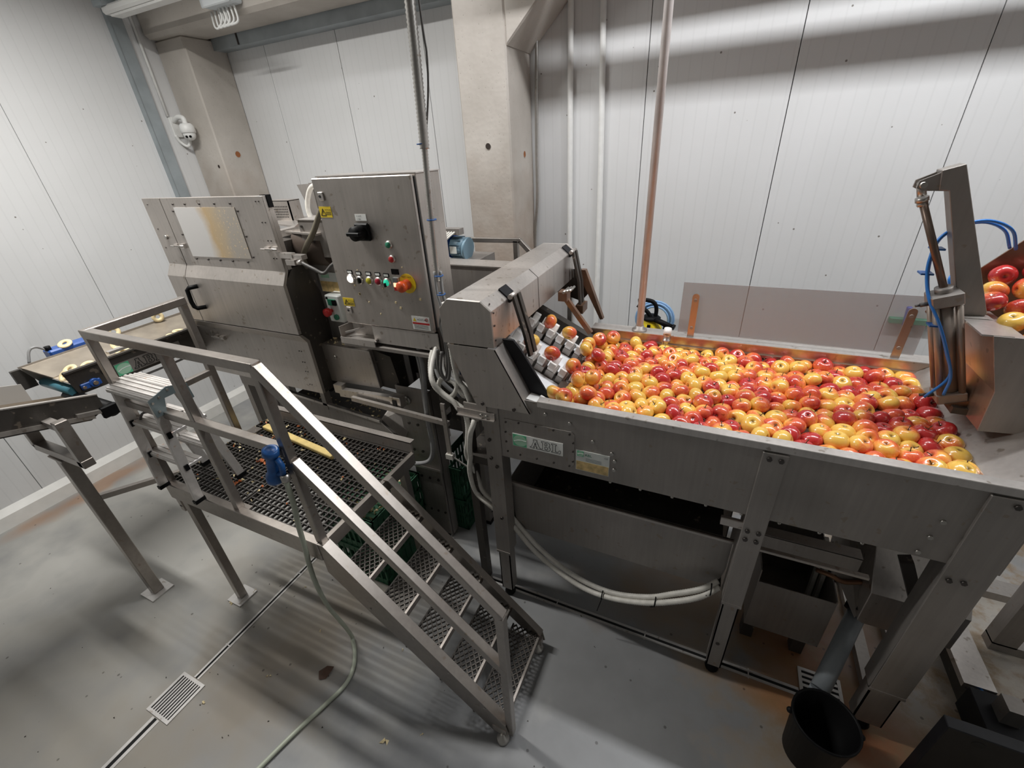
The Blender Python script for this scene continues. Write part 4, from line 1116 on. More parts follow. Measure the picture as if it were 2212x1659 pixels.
# open hopper behind the cabinet
hp = MB().prism([(-2.99, 2.6, 2.43), (-2.84, 2.6, 2.435), (-2.84, 2.6, 2.20), (-2.90, 2.6, 2.20)], (0, .006, 0)).prism([(-2.84, 2.6, 2.437), (-2.84, 2.75, 2.437), (-2.84, 2.75, 2.20), (-2.84, 2.6, 2.20)], (.006, 0, 0)).prism([(-2.99, 2.75, 2.43), (-2.3, 2.75, 2.45), (-2.3, 2.75, 2.2), (-2.9, 2.75, 2.2)], (0, .006, 0)).build('hopper', STEEL_D, pm)
MB().prism([(-2.86, 2.595, 2.44), (-2.30, 2.595, 2.45), (-2.30, 2.595, 2.40), (-2.86, 2.595, 2.40)], (0, .01, 0)).build('hopper_rim', STEEL_D, pm)
MB().tube(smooth([(-2.40, 2.28, 2.45), (-2.50, 2.29, 2.435), (-2.565, 2.30, 2.38), (-2.60, 2.30, 2.30), (-2.59, 2.30, 2.20)], 8), .016, 10).build('white_hose', CONDW, pm)
MB().tube(smooth([(-1.98, 1.885, 2.40), (-2.055, 1.88, 2.317), (-2.112, 1.86, 2.229), (-2.19, 1.85, 2.148), (-2.25, 1.86, 2.08), (-2.26, 1.88, 2.02)], 6), .016, 10).build('supply_cable', plain('cable_olive', (.16, .14, .10), .5), pm)
# door sensor
sn = MB().box(-2.30, -2.20, 1.745, 1.775, 2.105, 2.135).box(-2.22, -2.13, 1.75, 1.79, 2.10, 2.125).box(-2.25, -2.18, 1.735, 1.76, 2.07, 2.10).cyl((-2.16, 1.745, 2.085), (-2.13, 1.745, 2.09), .014, 10).build('door_sensor', STEEL_L, pm)
MB().tube(smooth([(-2.13, 1.745, 2.085), (-2.06, 1.75, 2.055), (-2.0, 1.76, 2.03), (-1.95, 1.78, 2.07), (-1.90, 1.80, 2.10)]), .010, 8).build('sensor_cable', CONDD, pm)
# middle plates right of the side wall
MB().box(-2.30, -1.7, 1.96, 1.966, 1.52, 2.08).build('mid_plate', STEEL_D, pm)
pl_ = MB().box(-2.27, -2.03, 1.952, 1.958, 1.85, 1.975).build('rating_plate', PLATEG, pm)
MB().box(-2.268, -2.032, 1.9515, 1.952, 1.852, 1.918).build('stained_field', TANP, pl_)
MB().box(-2.25, -2.18, 1.9515, 1.952, 1.94, 1.965).build('logo_square', GREENP, pl_)
sb = MB().box(-2.165, -2.05, 1.86, 1.95, 1.69, 1.862).build('local_switch_box', PLATEG, pm, .006)
MB().box(-2.14, -2.08, 1.853, 1.86, 1.80, 1.838).build('start_button', GREEN, sb)
MB().box(-2.105, -2.075, 1.851, 1.86, 1.803, 1.835).build('stop_button', BLACK, sb)
MB().lathe([(0, 0), (.012, 0), (.012, .02), (.026, .025), (.026, .05), (.015, .056), (0, .056)], (-2.13, 1.86, 1.765), 18, (0, -1, 0)).build('emergency_stop', RED, sb)
MB().cyl((-2.10, 1.86, 1.725), (-2.10, 1.85, 1.725), .018, 14).build('green_button', GREEN, sb)
MB().cyl((-2.145, 1.86, 1.845), (-2.145, 1.855, 1.845), .007, 10).build('screw', BLACK, sb)
MB().tube(smooth([(-2.03, 1.90, 1.70), (-2.01, 1.89, 1.65), (-2.02, 1.88, 1.58), (-2.06, 1.87, 1.54)]), .016, 10).build('switch_cable', CONDG, pm)
lb_ = MB().xz([(-2.315, 1.522), (-1.895, 1.520), (-1.872, 1.258), (-2.375, 1.24)], 1.85, 2.25).build('lower_cover', STEEL, pm, .003)
MB().xz([(-1.895, 1.520), (-1.76, 1.49), (-1.72, 1.25), (-1.872, 1.258)], 1.88, 2.25).build('lower_cover_side', STEEL_B, pm)
MB().cyl((-2.20, 1.85, 1.44), (-2.20, 1.838, 1.44), .014, 8).build('cover_lock', SILVER, pm)
MB().xz([(-1.89, 1.515), (-1.50, 1.51), (-1.50, 1.30), (-1.75, 1.30), (-1.86, 1.27)], 2.05, 2.056).build('shade_sheet', DARK, pm)  # near-black sheet standing in for the shade behind the frame
MB().box(-1.92, -1.12, 2.46, 2.466, .55, 1.60).build('shade_panel', STEEL_B, pm)  # dark sheet added to supply the shade between pillar and elevator
# pillar and frame
MB().box(-1.755, -1.490, 1.862, 1.868, .66, 1.30).box(-1.755, -1.749, 1.868, 1.95, .66, 1.30).box(-1.496, -1.490, 1.84, 1.95, .66, 1.30).build('front_pillar', STEEL_D, pm)
MB().box(-1.735, -1.505, 1.872, 1.878, .03, .70).box(-1.735, -1.729, 1.878, 1.95, .03, .70).box(-1.511, -1.505, 1.855, 1.95, .03, .70).build('pillar_foot', STEEL_D, pm)
MB().box(-1.76, -1.49, 1.852, 1.864, .655, .672).build('pillar_clamp', STEEL, pm)
MB().box(-1.70, -1.54, 1.88, 1.94, 0, .03).build('pillar_base', BLACK, pm)
bolts([(x, 1.862, z) for z in (.80, 1.02) for x in (-1.70, -1.63, -1.55)]+[(x, 1.872, .56) for x in (-1.69, -1.62, -1.55)]+[(x, 1.872, .25) for x in (-1.66, -1.60, -1.54)], (0, -1, 0), .010, .006, 8).build('pillar_bolt', BOLTD, pm, kind='stuff')
MB().lathe([(.016, 0), (.03, .002), (.03, .006), (.0, .008)], (-1.68, 1.862, 1.20), 8, (0, -1, 0)).build('pillar_boss', SILVER, pm)
MB().box(-1.62, -1.38, 1.95, 2.0, 1.25, 1.52).box(-1.50, -1.46, 1.95, 2.4, 1.02, 1.07).box(-3.2, -1.5, 2.4, 2.45, 1.15, 1.20).build('frame_rail', STEEL_B, pm)
for (x, y) in ((-3.35, 2.45), (-3.35, 1.86), (-1.55, 2.42), (-1.36, 2.10)):
    MB().box(x, x+.055, y, y+.055, .02, 1.25).build('frame_leg', STEEL_D, pm)
    MB().box(x-.01, x+.065, y-.01, y+.065, 0, .02).build('leg_foot', BLACK, pm)
MB().beam((-2.04, 1.755, 1.205), (-1.30, 1.755, 1.172), .022, .03).build('stay_bar', STEEL, pm)
MB().beam((-1.318, 1.745, 1.315), (-1.322, 1.745, .94), .028, .012, (0, 1, 0)).build('hanger_bar', STEEL, pm)
MB().box(-1.345, -1.295, 1.73, 1.76, .915, .95).build('hanger_clamp', CONDW, pm)
MB().beam((-1.30, 1.745, .93), (-1.13, 1.68, .93), .008, .008).build('hanger_rod', SILVER, pm)
MB().beam((-1.36, 2.05, .55), (-1.42, 2.5, .08), .03, .03).beam((-1.40, 2.1, .55), (-1.40, 2.1, 1.05), .035, .02).build('diagonal_stay', STEEL_B, pm)
pt = MB().beam((-2.18, 1.80, 1.205), (-1.73, 1.80, 1.225), .035, .055).build('ejector_arm', STEEL_L, pm)
MB().box(-1.745, -1.66, 1.775, 1.83, 1.185, 1.265).build('ejector_block', STEEL_L, pt, .003)
MB().box(-1.72, -1.69, 1.770, 1.776, 1.205, 1.245).build('ejector_slot', DARK, pt)
MB().box(-2.22, -2.15, 1.785, 1.83, 1.20, 1.262).build('ejector_end', STEEL_L, pt)
MB().box(-2.40, -2.36, 1.80, 1.85, 1.02, 1.24).build('front_bracket', STEEL_D, pm)
MB().box(-3.25, -3.10, 1.80, 1.86, 1.08, 1.20).build('front_bracket', STEEL_D, pm)
# peel chute along the foot
MB().prism([(-2.86, 1.80, 1.112), (-1.90, 1.80, 1.03), (-1.90, 1.80, 1.012), (-2.86, 1.80, 1.094)], (0, .025, 0)).build('chute_rim', STEEL_L, pm)
MB().prism([(-2.86, 1.803, 1.10), (-1.90, 1.803, 1.02), (-1.74, 1.803, .88), (-1.80, 1.803, .84), (-2.86, 1.803, .96)], (0, .006, 0)).build('chute_front', STEEL_D, pm)
MB().prism([(-2.86, 1.81, .98), (-1.80, 1.81, .88), (-1.80, 2.3, .88), (-2.86, 2.3, .98)], (0, 0, .006)).build('chute_floor', STEEL_B, pm)
MB().prism([(-1.90, 1.82, 1.03), (-1.74, 1.82, .90), (-1.72, 2.0, 1.10), (-1.84, 2.0, 1.16)], (.01, 0, 0)).build('chute_cheek', STEEL_D, pm)
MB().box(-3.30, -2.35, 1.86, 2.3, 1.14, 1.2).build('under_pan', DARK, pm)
# raised cross trough between cabinet and hood
MB().box(-1.72, -1.128, 2.30, 2.45, 1.965, 1.972).build('trough_rim', STEEL, pm)
MB().box(-1.72, -1.128, 2.31, 2.316, 1.62, 1.965).build('cross_trough', STEEL_D, pm)
MB().box(-1.70, -1.13, 2.44, 2.75, 1.60, 1.85).build('cross_trough_back', STEEL_B, pm)
MB().lathe([(.0, .05), (.01, .05), (.01, .02), (.014, .02), (.014, 0)], (-1.20, 2.30, 1.89), 10, (0, -1, .3)).build('valve_stub', SILVER, pm)
MB().box(-1.68, -1.45, 2.40, 2.8, 1.85, 1.94).build('motor_bed', STEEL_D, pm)
# motor with terminal block
mo = MB().cyl((-1.72, 2.64, 2.02), (-1.655, 2.60, 2.015), .078, 20).build('gear_motor', BLUE, pm)
MB().cyl((-1.655, 2.60, 2.015), (-1.56, 2.60, 2.005), .068, 20).build('motor_body', MOTORG, mo)
mb = MB()
for i in range(14):
    t = 2*math.pi*i/14
    mb.box(-1.65, -1.57, 2.60+.073*math.cos(t)-.003, 2.60+.073*math.cos(t)+.003, 2.008+.073*math.sin(t)-.003, 2.008+.073*math.sin(t)+.003)
mb.build('cooling_fin', MOTORG, mo)
MB().cyl((-1.56, 2.60, 2.005), (-1.54, 2.60, 2.003), .074, 16).build('motor_cap', MOTORG, mo)
MB().box(-1.64, -1.59, 2.519, 2.523, 1.985, 2.03).build('motor_plate', PLATEG, mo)
MB().cyl((-1.72, 2.53, 2.06), (-1.70, 2.50, 2.06), .032, 14).build('breather', BLACK, mo)
tb = MB().box(-1.72, -1.565, 2.54, 2.60, 2.10, 2.14).build('terminal_block', STEEL_D, pm)
for i in range(6):
    MB().tube(smooth([(-1.70+.02*i, 2.54, 2.12), (-1.72+.018*i, 2.50, 2.09), (-1.745+.012*i, 2.49, 2.04)]), .006, 6).build('terminal_cable', CONDW, tb)
# scraps of peel caught on the machine
scr = MB(); rr = random.Random(4)


def scrap(mb, p, s, rr):
    a = [V((rr.uniform(-1, 1), rr.uniform(-1, 1), rr.uniform(-.4, .4)))*s for _ in range(4)]
    n = V((0, 0, .35*s))
    mb.add([V(p)+q+n for q in a]+[V(p)+V((0, 0, s)), V(p)-V((0, 0, .2*s))], [(0, 1, 4), (1, 2, 4), (2, 3, 4), (3, 0, 4), (1, 0, 5), (2, 1, 5), (3, 2, 5), (0, 3, 5)])


for i in range(26):
    scrap(scr, (rr.uniform(-2.28, -1.95), rr.uniform(1.87, 1.94), 1.525), rr.uniform(.006, .013), rr)
for i in range(60):
    scrap(scr, (rr.uniform(-2.8, -1.95), rr.uniform(1.84, 2.0), .975), rr.uniform(.008, .016), rr)
tag(scr.build('peel_scraps', FLESH, kind='stuff'), 'pale apple scraps lying in the peel chute and on the cover', 'apple scraps')

# ------------------------------------------------------------------ control cabinet
X0, X1, Z0, Z1, CY = -1.897, -1.290, 1.755, 2.512, 1.742
cb = thing('control_cabinet', 'stainless steel control cabinet with push buttons and rotary main switch', 'control cabinet', (-1.6, 1.85, 1.64))
MB().box(X0+.01, X1+.004, CY+.03, 1.965, Z0-.005, Z1+.003).build('body', STEEL, cb, .003)
MB().box(X0, X1-.004, CY, CY+.022, Z0, Z1).build('door', STEEL, cb, .004)
MB().box(X0+.02, X1, CY+.022, CY+.03, Z0+.01, Z1-.01).build('door_seal', RUBBER, cb)
MB().box(X0+.005, X1+.01, CY+.026, 1.97, Z1+.003, Z1+.008).build('roof', STEEL_L, cb)


def onface(x, z, d=0):
    return (x, CY-d, z)


def sticker(x, z, w_, h_):
    s = MB().box(x, x+w_, CY-.0015, CY, z-h_, z).build('warning_sticker', YEL, cb)
    tri = [(x+.008, z-h_+.010), (x+.040, z-h_+.010), (x+.024, z-.010)]
    mb = MB()
    for (a, b), (c, d) in zip(tri, tri[1:]+tri[:1]):
        mb.beam((a, CY-.002, b), (c, CY-.002, d), .003, .001, (0, 1, 0))
    mb.beam((x+.026, CY-.002, z-.018), (x+.022, CY-.002, z-.026), .002, .001, (0, 1, 0)).beam((x+.022, CY-.002, z-.026), (x+.025, CY-.002, z-.033), .002, .001, (0, 1, 0))
    mb.build('triangle', INK, s)
    text('Achtung', .012, (x+.038, CY-.0015, z-.018), (1, 0, 0), (0, 0, 1), INK, s)
    mb = MB()
    for i in range(3):
        mb.box(x+.040, x+.076, CY-.002, CY-.0015, z-.027-.006*i, z-.025-.006*i)
    mb.build('print_line', INK, s)


sticker(-1.890, 2.382, .080, .052); sticker(-1.884, 1.905, .078, .045)
for z in (2.43, 1.835):
    lk = MB().box(-1.868, -1.835, CY-.008, CY, z-.020, z+.020).build('lock', STEEL_L, cb, .002)
    MB().cyl((-1.856, CY-.008, z), (-1.856, CY-.010, z), .007, 10).build('keyhole', INK, lk)
sw = MB().box(-1.668, -1.580, CY-.020, CY, 2.222, 2.306).build('main_switch', BLACK, cb, .006)
MB().lathe([(0, .055), (.034, .055), (.036, .02), (.036, 0)], (-1.626, CY-.018, 2.264), 20, (0, -1, 0)).build('knob', BLACK, sw)
MB().box(-1.668, -1.585, CY-.085, CY-.060, 2.255, 2.273).build('grip', BLACK, sw, .004)
ml = MB().box(-1.662, -1.592, CY-.002, CY, 2.316, 2.346).build('switch_label', PAPER, cb)
text('0  AUS', .010, (-1.650, CY-.002, 2.334), (1, 0, 0), (0, 0, 1), INK, ml); text('I  EIN', .010, (-1.650, CY-.002, 2.320), (1, 0, 0), (0, 0, 1), INK, ml)


def button(x, z, m_, r=.017, h_=.012, ring=STEEL_L, lab_=True, name='push_button'):
    b = MB().lathe([(r*1.35, 0), (r*1.35, .006), (r*1.05, .010)], onface(x, z), 20, (0, -1, 0)).build(name, ring, cb)
    MB().lathe([(r, .004), (r, h_), (r*.85, h_+.004), (0, h_+.004)], onface(x, z), 20, (0, -1, 0)).build('cap', m_, b)
    if lab_:
        t_ = MB().box(x-.017, x+.017, CY-.003, CY, z+.026, z+.046).build('label_plate', BLACK, b)
        MB().box(x-.014, x+.014, CY-.0034, CY-.003, z+.030, z+.042).build('label_print', PAPER, t_)
    return b


button(-1.785, 2.018, LAMPW, .020, .010)
b = button(-1.725, 2.014, BLACK); MB().box(-1.729, -1.721, CY-.026, CY-.014, 1.999, 2.029).build('lever', SILVER, b)
button(-1.657, 2.016, plain('yellow_cap', (.50, .45, .03), .3))
button(-1.596, 2.016, plain('red_cap', (.35, .01, .03), .3))
b = button(-1.540, 2.014, LAMPG); MB().box(-1.546, -1.538, CY-.026, CY-.014, 1.994, 2.014).build('lever', BLACK, b)
rk = MB().box(-1.492, -1.460, CY-.012, CY, 1.975, 2.044).build('rocker_switch', PLATEG, cb)
MB().box(-1.490, -1.462, CY-.016, CY-.010, 1.997, 2.016).build('lit_half', LAMPR, rk); MB().box(-1.490, -1.462, CY-.016, CY-.010, 1.977, 1.995).build('red_half', RED, rk)
MB().box(-1.490, -1.462, CY-.016, CY-.010, 2.020, 2.042).build('green_half', GREYP, rk)
MB().box(-1.500, -1.455, CY-.003, CY, 2.058, 2.085).build('label_plate', BLACK, rk)
es = MB().cyl(onface(-1.410, 2.015), onface(-1.410, 2.015, .003), .050, 28).build('emergency_stop', YELP, cb)
text('NOT / AUS', .012, (-1.440, CY-.003, 2.045), (1, 0, 0), (0, 0, 1), INK, es)
MB().lathe([(.026, .0), (.026, .018), (.021, .022), (.021, .034), (.028, .040), (.028, .060), (.020, .068), (0, .068)], onface(-1.412, 2.012), 22, (0, -1, 0)).build('mushroom', REDO, es)
button(-1.483, 2.205, GREEN, .015, .012, lab_=False); button(-1.480, 2.135, RED, .015, .012, lab_=False)
ws = MB().box(-1.425, -1.312, CY-.0015, CY, 1.768, 1.842).build('notice_sticker', PAPER, cb)
text('ACHTUNG', .014, (-1.390, CY-.0015, 1.820), (1, 0, 0), (0, 0, 1), INK, ws)
MB().box(-1.422, -1.315, CY-.002, CY-.0015, 1.798, 1.808).build('red_band', RED, ws)
mb = MB()
for i in range(4):
    mb.box(-1.415, -1.325, CY-.002, CY-.0015, 1.774+.006*i, 1.7755+.006*i)
mb.build('print_line', INK, ws)
MB().prism([(-1.418, CY-.0015, 1.814), (-1.396, CY-.0015, 1.814), (-1.407, CY-.0015, 1.834)], (0, -.0006, 0)).build('triangle', YEL, ws)
MB().tube([(-1.330+.008*math.cos(i*.45), CY-.002, 1.826+.008*math.sin(i*.45)) for i in range(14)], .0014, 5, closed=True).build('ban_ring', RED, ws)
# shelf below the cabinet
MB().box(-1.72, X1+.01, CY+.003, CY+.009, 1.650, 1.752).build('apron', STEEL_L, cb)
MB().box(-1.955, -1.70, CY-.02, 1.90, 1.655, 1.662).box(-1.955, -1.70, CY-.026, CY-.020, 1.630, 1.668).build('drip_shelf', STEEL_L, cb)
MB().prism([(-1.955, CY-.02, 1.662), (-1.955, CY-.02, 1.73), (-1.955, 1.9, 1.72), (-1.955, 1.9, 1.662)], (.006, 0, 0)).build('shelf_side', STEEL, cb)
MB().box(-1.92, -1.70, 1.80, 1.806, 1.662, 1.755).box(-1.95, X1+.01, CY-.015, 1.95, 1.61, 1.63).build('support_frame', STEEL_D, cb)
MB().beam((-1.93, 1.74, 1.69), (-1.75, 1.86, 1.72), .01, .01).build('drip_rib', STEEL_L, cb)
MB().box(X1+.004, X1+.012, CY+.02, 1.95, 1.62, 1.78).build('apron_side', STEEL_B, cb)
MB().box(-1.90, -1.33, 1.95, 2.02, 1.60, 1.75).box(-1.86, -1.80, 1.96, 2.02, 1.25, 1.62).box(-1.42, -1.36, 1.96, 2.02, 1.05, 1.62).build('cabinet_post', STEEL_B, cb)
for (x, z) in ((-1.33, 1.665), (-1.70, 1.665)):
    MB().cyl((x, CY+.003, z), (x, CY-.005, z), .008, 8).build('apron_bolt', BOLTD, cb)
# scraps on the door
mb = MB()
for i in range(12):
    p = (rr.uniform(X0+.05, X1-.05), CY-.001, rr.uniform(1.78, 2.1)); s_ = rr.uniform(.003, .008)
    mb.prism([(p[0]-s_, CY, p[2]-s_*.6), (p[0]+s_*.7, CY, p[2]-s_), (p[0]+s_, CY, p[2]+s_*.8), (p[0]-s_*.4, CY, p[2]+s_)], (0, -.003, 0))
mb.build('stuck_scraps', FLESH, cb, kind='stuff')

# ------------------------------------------------------------------ cables and conduits
fx = MB(); corrugated(fx, [(-1.128, 1.70, 5.0), (-1.132, 1.70, 3.6), (-1.146, 1.70, 3.05), (-1.160, 1.70, 2.75), (-1.168, 1.70, 2.60)], .021, 12, .014, .16); corrugated(fx, [(-1.168, 1.70, 2.61), (-1.178, 1.70, 2.45), (-1.190, 1.70, 2.18), (-1.194, 1.70, 2.05)], .014, 12, .012, .16)
cf = thing('ceiling_conduit', 'flexible metal conduit hanging from the ceiling beside the control cabinet', 'conduit', (-1.15, 1.70, 1.9))
fx.build('sleeve', FLEX, cf)
for q, y in ((.0, 1.69), (.022, 1.705)):
    MB().tube(smooth([(-1.200+q, y, 2.10), (-1.203+q, y, 2.0), (-1.195+q, y, 1.95), (-1.178+q, y, 1.88)]), .008, 8).build('cable', CONDG, cf)
MB().tube(smooth([(-1.12, 1.715, 5.0), (-1.12, 1.72, 3.2), (-1.115, 1.72, 2.9), (-1.150, 1.715, 2.70), (-1.166, 1.688, 2.61)]), .004, 6).build('thin_cable', CONDD, cf)
for z in (2.625, 2.33, 2.08, 1.99):
    MB().tube([(-1.178-.004*(2.6-z)*4+.020*math.cos(i*.5236), 1.70+.020*math.sin(i*.5236), z) for i in range(12)], .003, 6, closed=True).build('cable_tie', BLUEG, cf)


def cable(pts, r, m_, lb, corr=True, name='cable'):
    mb = MB()
    corrugated(mb, pts, r, 9, .013, .12) if corr else mb.tube(smooth(pts, 7), r, 9)
    o = mb.build(name, m_); tag(o, lb, 'cable', None); return o


cable([(-1.118, 1.620, 1.98), (-1.110, 1.620, 1.62), (-1.059, 1.615, 1.515), (-1.020, 1.60, 1.40), (-1.0, 1.555, 1.37), (-1.02, 1.545, 1.309), (-1.061, 1.58, 1.177), (-1.082, 1.61, 1.091), (-1.113, 1.630, 0.957), (-1.095, 1.64, 0.803), (-1.014, 1.64, 0.729), (-.95, 1.66, .66), (-.904, 1.670, 0.607), (-.750, 1.650, .452), (-.592, 1.620, .374), (-.414, 1.600, .321), (-.249, 1.580, .345), (-.076, 1.570, .413), (.057, 1.570, .494), (.179, 1.60, .558), (.265, 1.66, .605)], .0155, CONDW, 'white corrugated conduit sagging below the trough, the lower of two')
cable([(-1.33, 1.80, 1.70), (-1.318, 1.70, 1.60), (-1.280, 1.645, 1.506), (-1.216, 1.640, 1.446), (-1.148, 1.635, 1.416), (-1.09, 1.62, 1.39), (-1.055, 1.585, 1.33), (-1.07, 1.585, 1.22), (-1.11, 1.62, 1.09), (-1.09, 1.655, .94), (-1.062, 1.665, .80), (-.99, 1.675, .72), (-.93, 1.685, .66), (-.890, 1.690, .62), (-.727, 1.670, .466), (-.555, 1.640, .384), (-.393, 1.620, .348), (-.228, 1.600, .368), (-.056, 1.595, .438), (.054, 1.60, .515), (.176, 1.625, .585), (.258, 1.68, .625)], .0155, CONDW, 'white corrugated conduit sagging below the trough, the upper of two')
cable([(-1.31, 1.85, 1.70), (-1.285, 1.80, 1.58), (-1.24, 1.765, 1.50), (-1.17, 1.75, 1.475), (-1.10, 1.745, 1.43), (-1.06, 1.745, 1.34), (-1.05, 1.75, 1.22)], .015, CONDW, 'white conduit behind the others, dipping under the elevator skirt')
cable([(-1.36, 1.84, 1.68), (-1.34, 1.77, 1.58), (-1.30, 1.73, 1.50), (-1.24, 1.725, 1.44), (-1.18, 1.73, 1.40), (-1.15, 1.75, 1.33)], .012, CONDG, 'grey conduit slanting down from the cabinet behind the white ones', False)
cable([(-1.145, 1.66, 1.72), (-1.130, 1.660, 1.577), (-1.152, 1.660, 1.476), (-1.208, 1.655, 1.428), (-1.262, 1.660, 1.471), (-1.235, 1.665, 1.535), (-1.173, 1.668, 1.532), (-1.120, 1.660, 1.470), (-1.075, 1.66, 1.42), (-1.05, 1.68, 1.30)], .015, CONDW, 'white corrugated conduit curled in a loop left of the elevator')
cable([(-1.31, 1.80, 1.70), (-1.29, 1.68, 1.62), (-1.25, 1.598, 1.56), (-1.20, 1.595, 1.50), (-1.133, 1.592, 1.457), (-1.098, 1.585, 1.415)], .014, CONDW, 'short white conduit slanting down to the elevator bracket')
cable([(-1.31, 1.82, 1.70), (-1.290, 1.76, 1.60), (-1.24, 1.70, 1.53), (-1.16, 1.70, 1.50), (-1.10, 1.70, 1.46), (-1.06, 1.71, 1.36)], .015, CONDW, 'white conduit arching behind the looped one')
cable([(-1.485, 1.80, 1.64), (-1.471, 1.80, 1.48), (-1.487, 1.805, 1.319), (-1.500, 1.81, 1.132), (-1.49, 1.80, .974), (-1.512, 1.80, .845), (-1.570, 1.80, .771), (-1.685, 1.80, .731)], .014, CONDG, 'grey conduit running down the pillar, the outer of two', False)
cable([(-1.446, 1.78, 1.64), (-1.443, 1.785, 1.490), (-1.462, 1.785, 1.330), (-1.478, 1.785, 1.143), (-1.468, 1.78, .987), (-1.488, 1.775, .862), (-1.543, 1.77, .800), (-1.659, 1.77, .755)], .014, CONDG, 'grey conduit running down the pillar, the inner of two', False)
cable([(-1.176, 1.685, 1.92), (-1.196, 1.67, 1.85), (-1.176, 1.66, 1.76), (-1.178, 1.66, 1.65), (-1.200, 1.66, 1.555), (-1.226, 1.66, 1.55), (-1.243, 1.66, 1.613), (-1.243, 1.68, 1.70)], .008, CONDD, 'dark cable hanging in a long bight below the cabinet corner', False)
cable([(-1.156, 1.68, 1.92), (-1.170, 1.645, 1.85), (-1.150, 1.635, 1.77), (-1.146, 1.63, 1.664), (-1.163, 1.63, 1.570), (-1.190, 1.63, 1.558), (-1.206, 1.63, 1.615), (-1.206, 1.66, 1.70)], .008, CONDD, 'dark cable hanging nearest to the elevator hood', False)
cable([(-1.136, 1.66, 1.66), (-1.14, 1.70, 1.5), (-1.15, 1.72, 1.36), (-1.16, 1.75, 1.25)], .010, BLUEH, 'short blue air hose behind the conduit loop', False)
for (x, y, z), d in (((-.30, 1.592, .335), .1), ((-.02, 1.58, .445), .0), ((.225, 1.635, .60), 0), ((-.98, 1.665, .70), 0)):
    t = MB().tube([(x, y+.030*math.cos(i*.5236), z+.026*math.sin(i*.5236)) for i in range(12)], .0035, 6, closed=True)
    t.cyl((x, y-.02, z-.02), (x-.02, y-.03, z-.02-d), .003, 6)
    tag(t.build('cable_tie', BLACK), {-.30: 'black cable tie with a long tail on the sagging conduits', -.02: 'black cable tie on the conduits before the middle leg', .225: 'black cable tie beside the middle tank leg', -.98: 'black cable tie where the conduits pass the first tank leg'}[x], 'cable tie')

# ------------------------------------------------------------------ working platform with stairs
pf = thing('work_platform', 'steel working platform with grating floor, handrail and mesh stairs', 'platform', (-2.1, 1.25, 0))
PX0, PX1, PY0, PY1, PZ = -2.76, -1.50, .905, 1.615, 1.0
MB().box(-2.70, PX1, .862, .905, .905, 1.018).build('front_beam', TUBE, pf, .003)
MB().box(PX0, PX1, PY1, PY1+.012, .955, 1.075).box(PX0, PX1, PY1, PY1+.04, 1.070, 1.078).build('back_kick_plate', STEEL, pf)
MB().box(PX0, PX0+.02, PY0, PY1, .92, .985).build('end_beam', STEEL_B, pf)
MB().box(PX1-.012, PX1+.012, PY0-.02, PY1, .93, 1.006).build('end_beam', TUBE, pf)
MB().box(PX0, PX1, PY1-.05, PY1, .915, .960).build('back_beam', STEEL_D, pf)
for y in (1.14, 1.38):
    MB().box(PX0+.02, PX1-.012, y-.015, y+.015, .93, .962).build('cross_member', STEEL_B, pf)
GRT = plain('grating_dark', (.045, .040, .036), .45, .3)
for x0, x1 in ((PX0+.022, -2.135), (-2.125, PX1-.014)):
    g = MB().box(x0, x1, PY0+.004, PY0+.012, .963, 1.0).box(x0, x1, PY1-.012, PY1-.004, .963, 1.0).box(x0, x0+.008, PY0+.012, PY1-.012, .963, 1.0).box(x1-.008, x1, PY0+.012, PY1-.012, .963, 1.0).build('grating', GRT, pf)
    n = 18; st = (x1-x0-.016)/n
    a = MB().box(x0+.008+st-.0035, x0+.008+st+.0035, PY0+.012, PY1-.012, .984, .999).build('grating_bar', GRT, g)
    for i in range(1, n-1):
        c = a.copy(); C.objects.link(c); c.parent = g; c.location = a.location+V((st*i, 0, 0))
    n = 20; st = (PY1-PY0-.024)/n
    a = MB().box(x0+.008, x1-.008, PY0+.012+st-.0035, PY0+.012+st+.0035, .985, .998).build('grating_bar', GRT, g)
    for i in range(1, n-1):
        c = a.copy(); C.objects.link(c); c.parent = g; c.location = a.location+V((0, st*i, 0))
# legs
for (x, y) in ((-2.605, .895), (-2.60, 1.56), (-1.55, 1.56)):
    l_ = MB().box(x-.024, x+.024, y-.024, y+.024, .012, .92).build('leg', TUBE, pf, .003)
    MB().box(x-.065, x+.065, y-.065, y+.065, 0, .012).build('base_plate', DRS, l_)
MB().box(-2.69, -2.655, .872, .884, .80, .96).build('slotted_bracket', STEEL, pf)
for z in (.835, .90):
    MB().box(-2.682, -2.663, .8705, .872, z, z+.008).build('bracket_slot', DARK, pf)
# rails
RY = .897
rl = [((-2.69, RY, 1.93), (-1.492, RY, 1.935)), ((-1.500, RY, 1.935), (-.552, RY, .985)), ((-2.69, RY, 1.555), (-1.50, RY, 1.545)), ((-1.485, RY, 1.49), (-.562, RY, .585))]
for a, b in rl:
    dy = V((0, 1, 0))
    MB().beam(a, b, .042, .042, dy).build('rail', TUBE, pf, .004, 2)
MB().beam((-2.69, RY-.02, 1.93), (-2.69, 1.365, 1.945), .042, .042).build('rail', TUBE, pf, .004, 2)
MB().beam((-2.69, RY, 1.50), (-2.69, 1.345, 1.505), .036, .036).build('rail', TUBE, pf, .004, 2)
for a, b in (((-2.69, RY, 1.93), (-2.69, RY, 1.0)), ((-2.09, RY, 1.92), (-2.09, RY, 1.0)), ((-1.50, RY, 1.93), (-1.50, RY, .80)), ((-2.69, 1.345, 1.94), (-2.69, 1.345, 1.0)), ((-.560, RY, .985), (-.575, RY, .03))):
    MB().beam(a, b, .038, .038).build('rail_post', TUBE, pf, .003)
MB().box(-2.72, -2.64, 1.33, 1.47, .998, 1.012).build('post_foot', TUBE, pf)
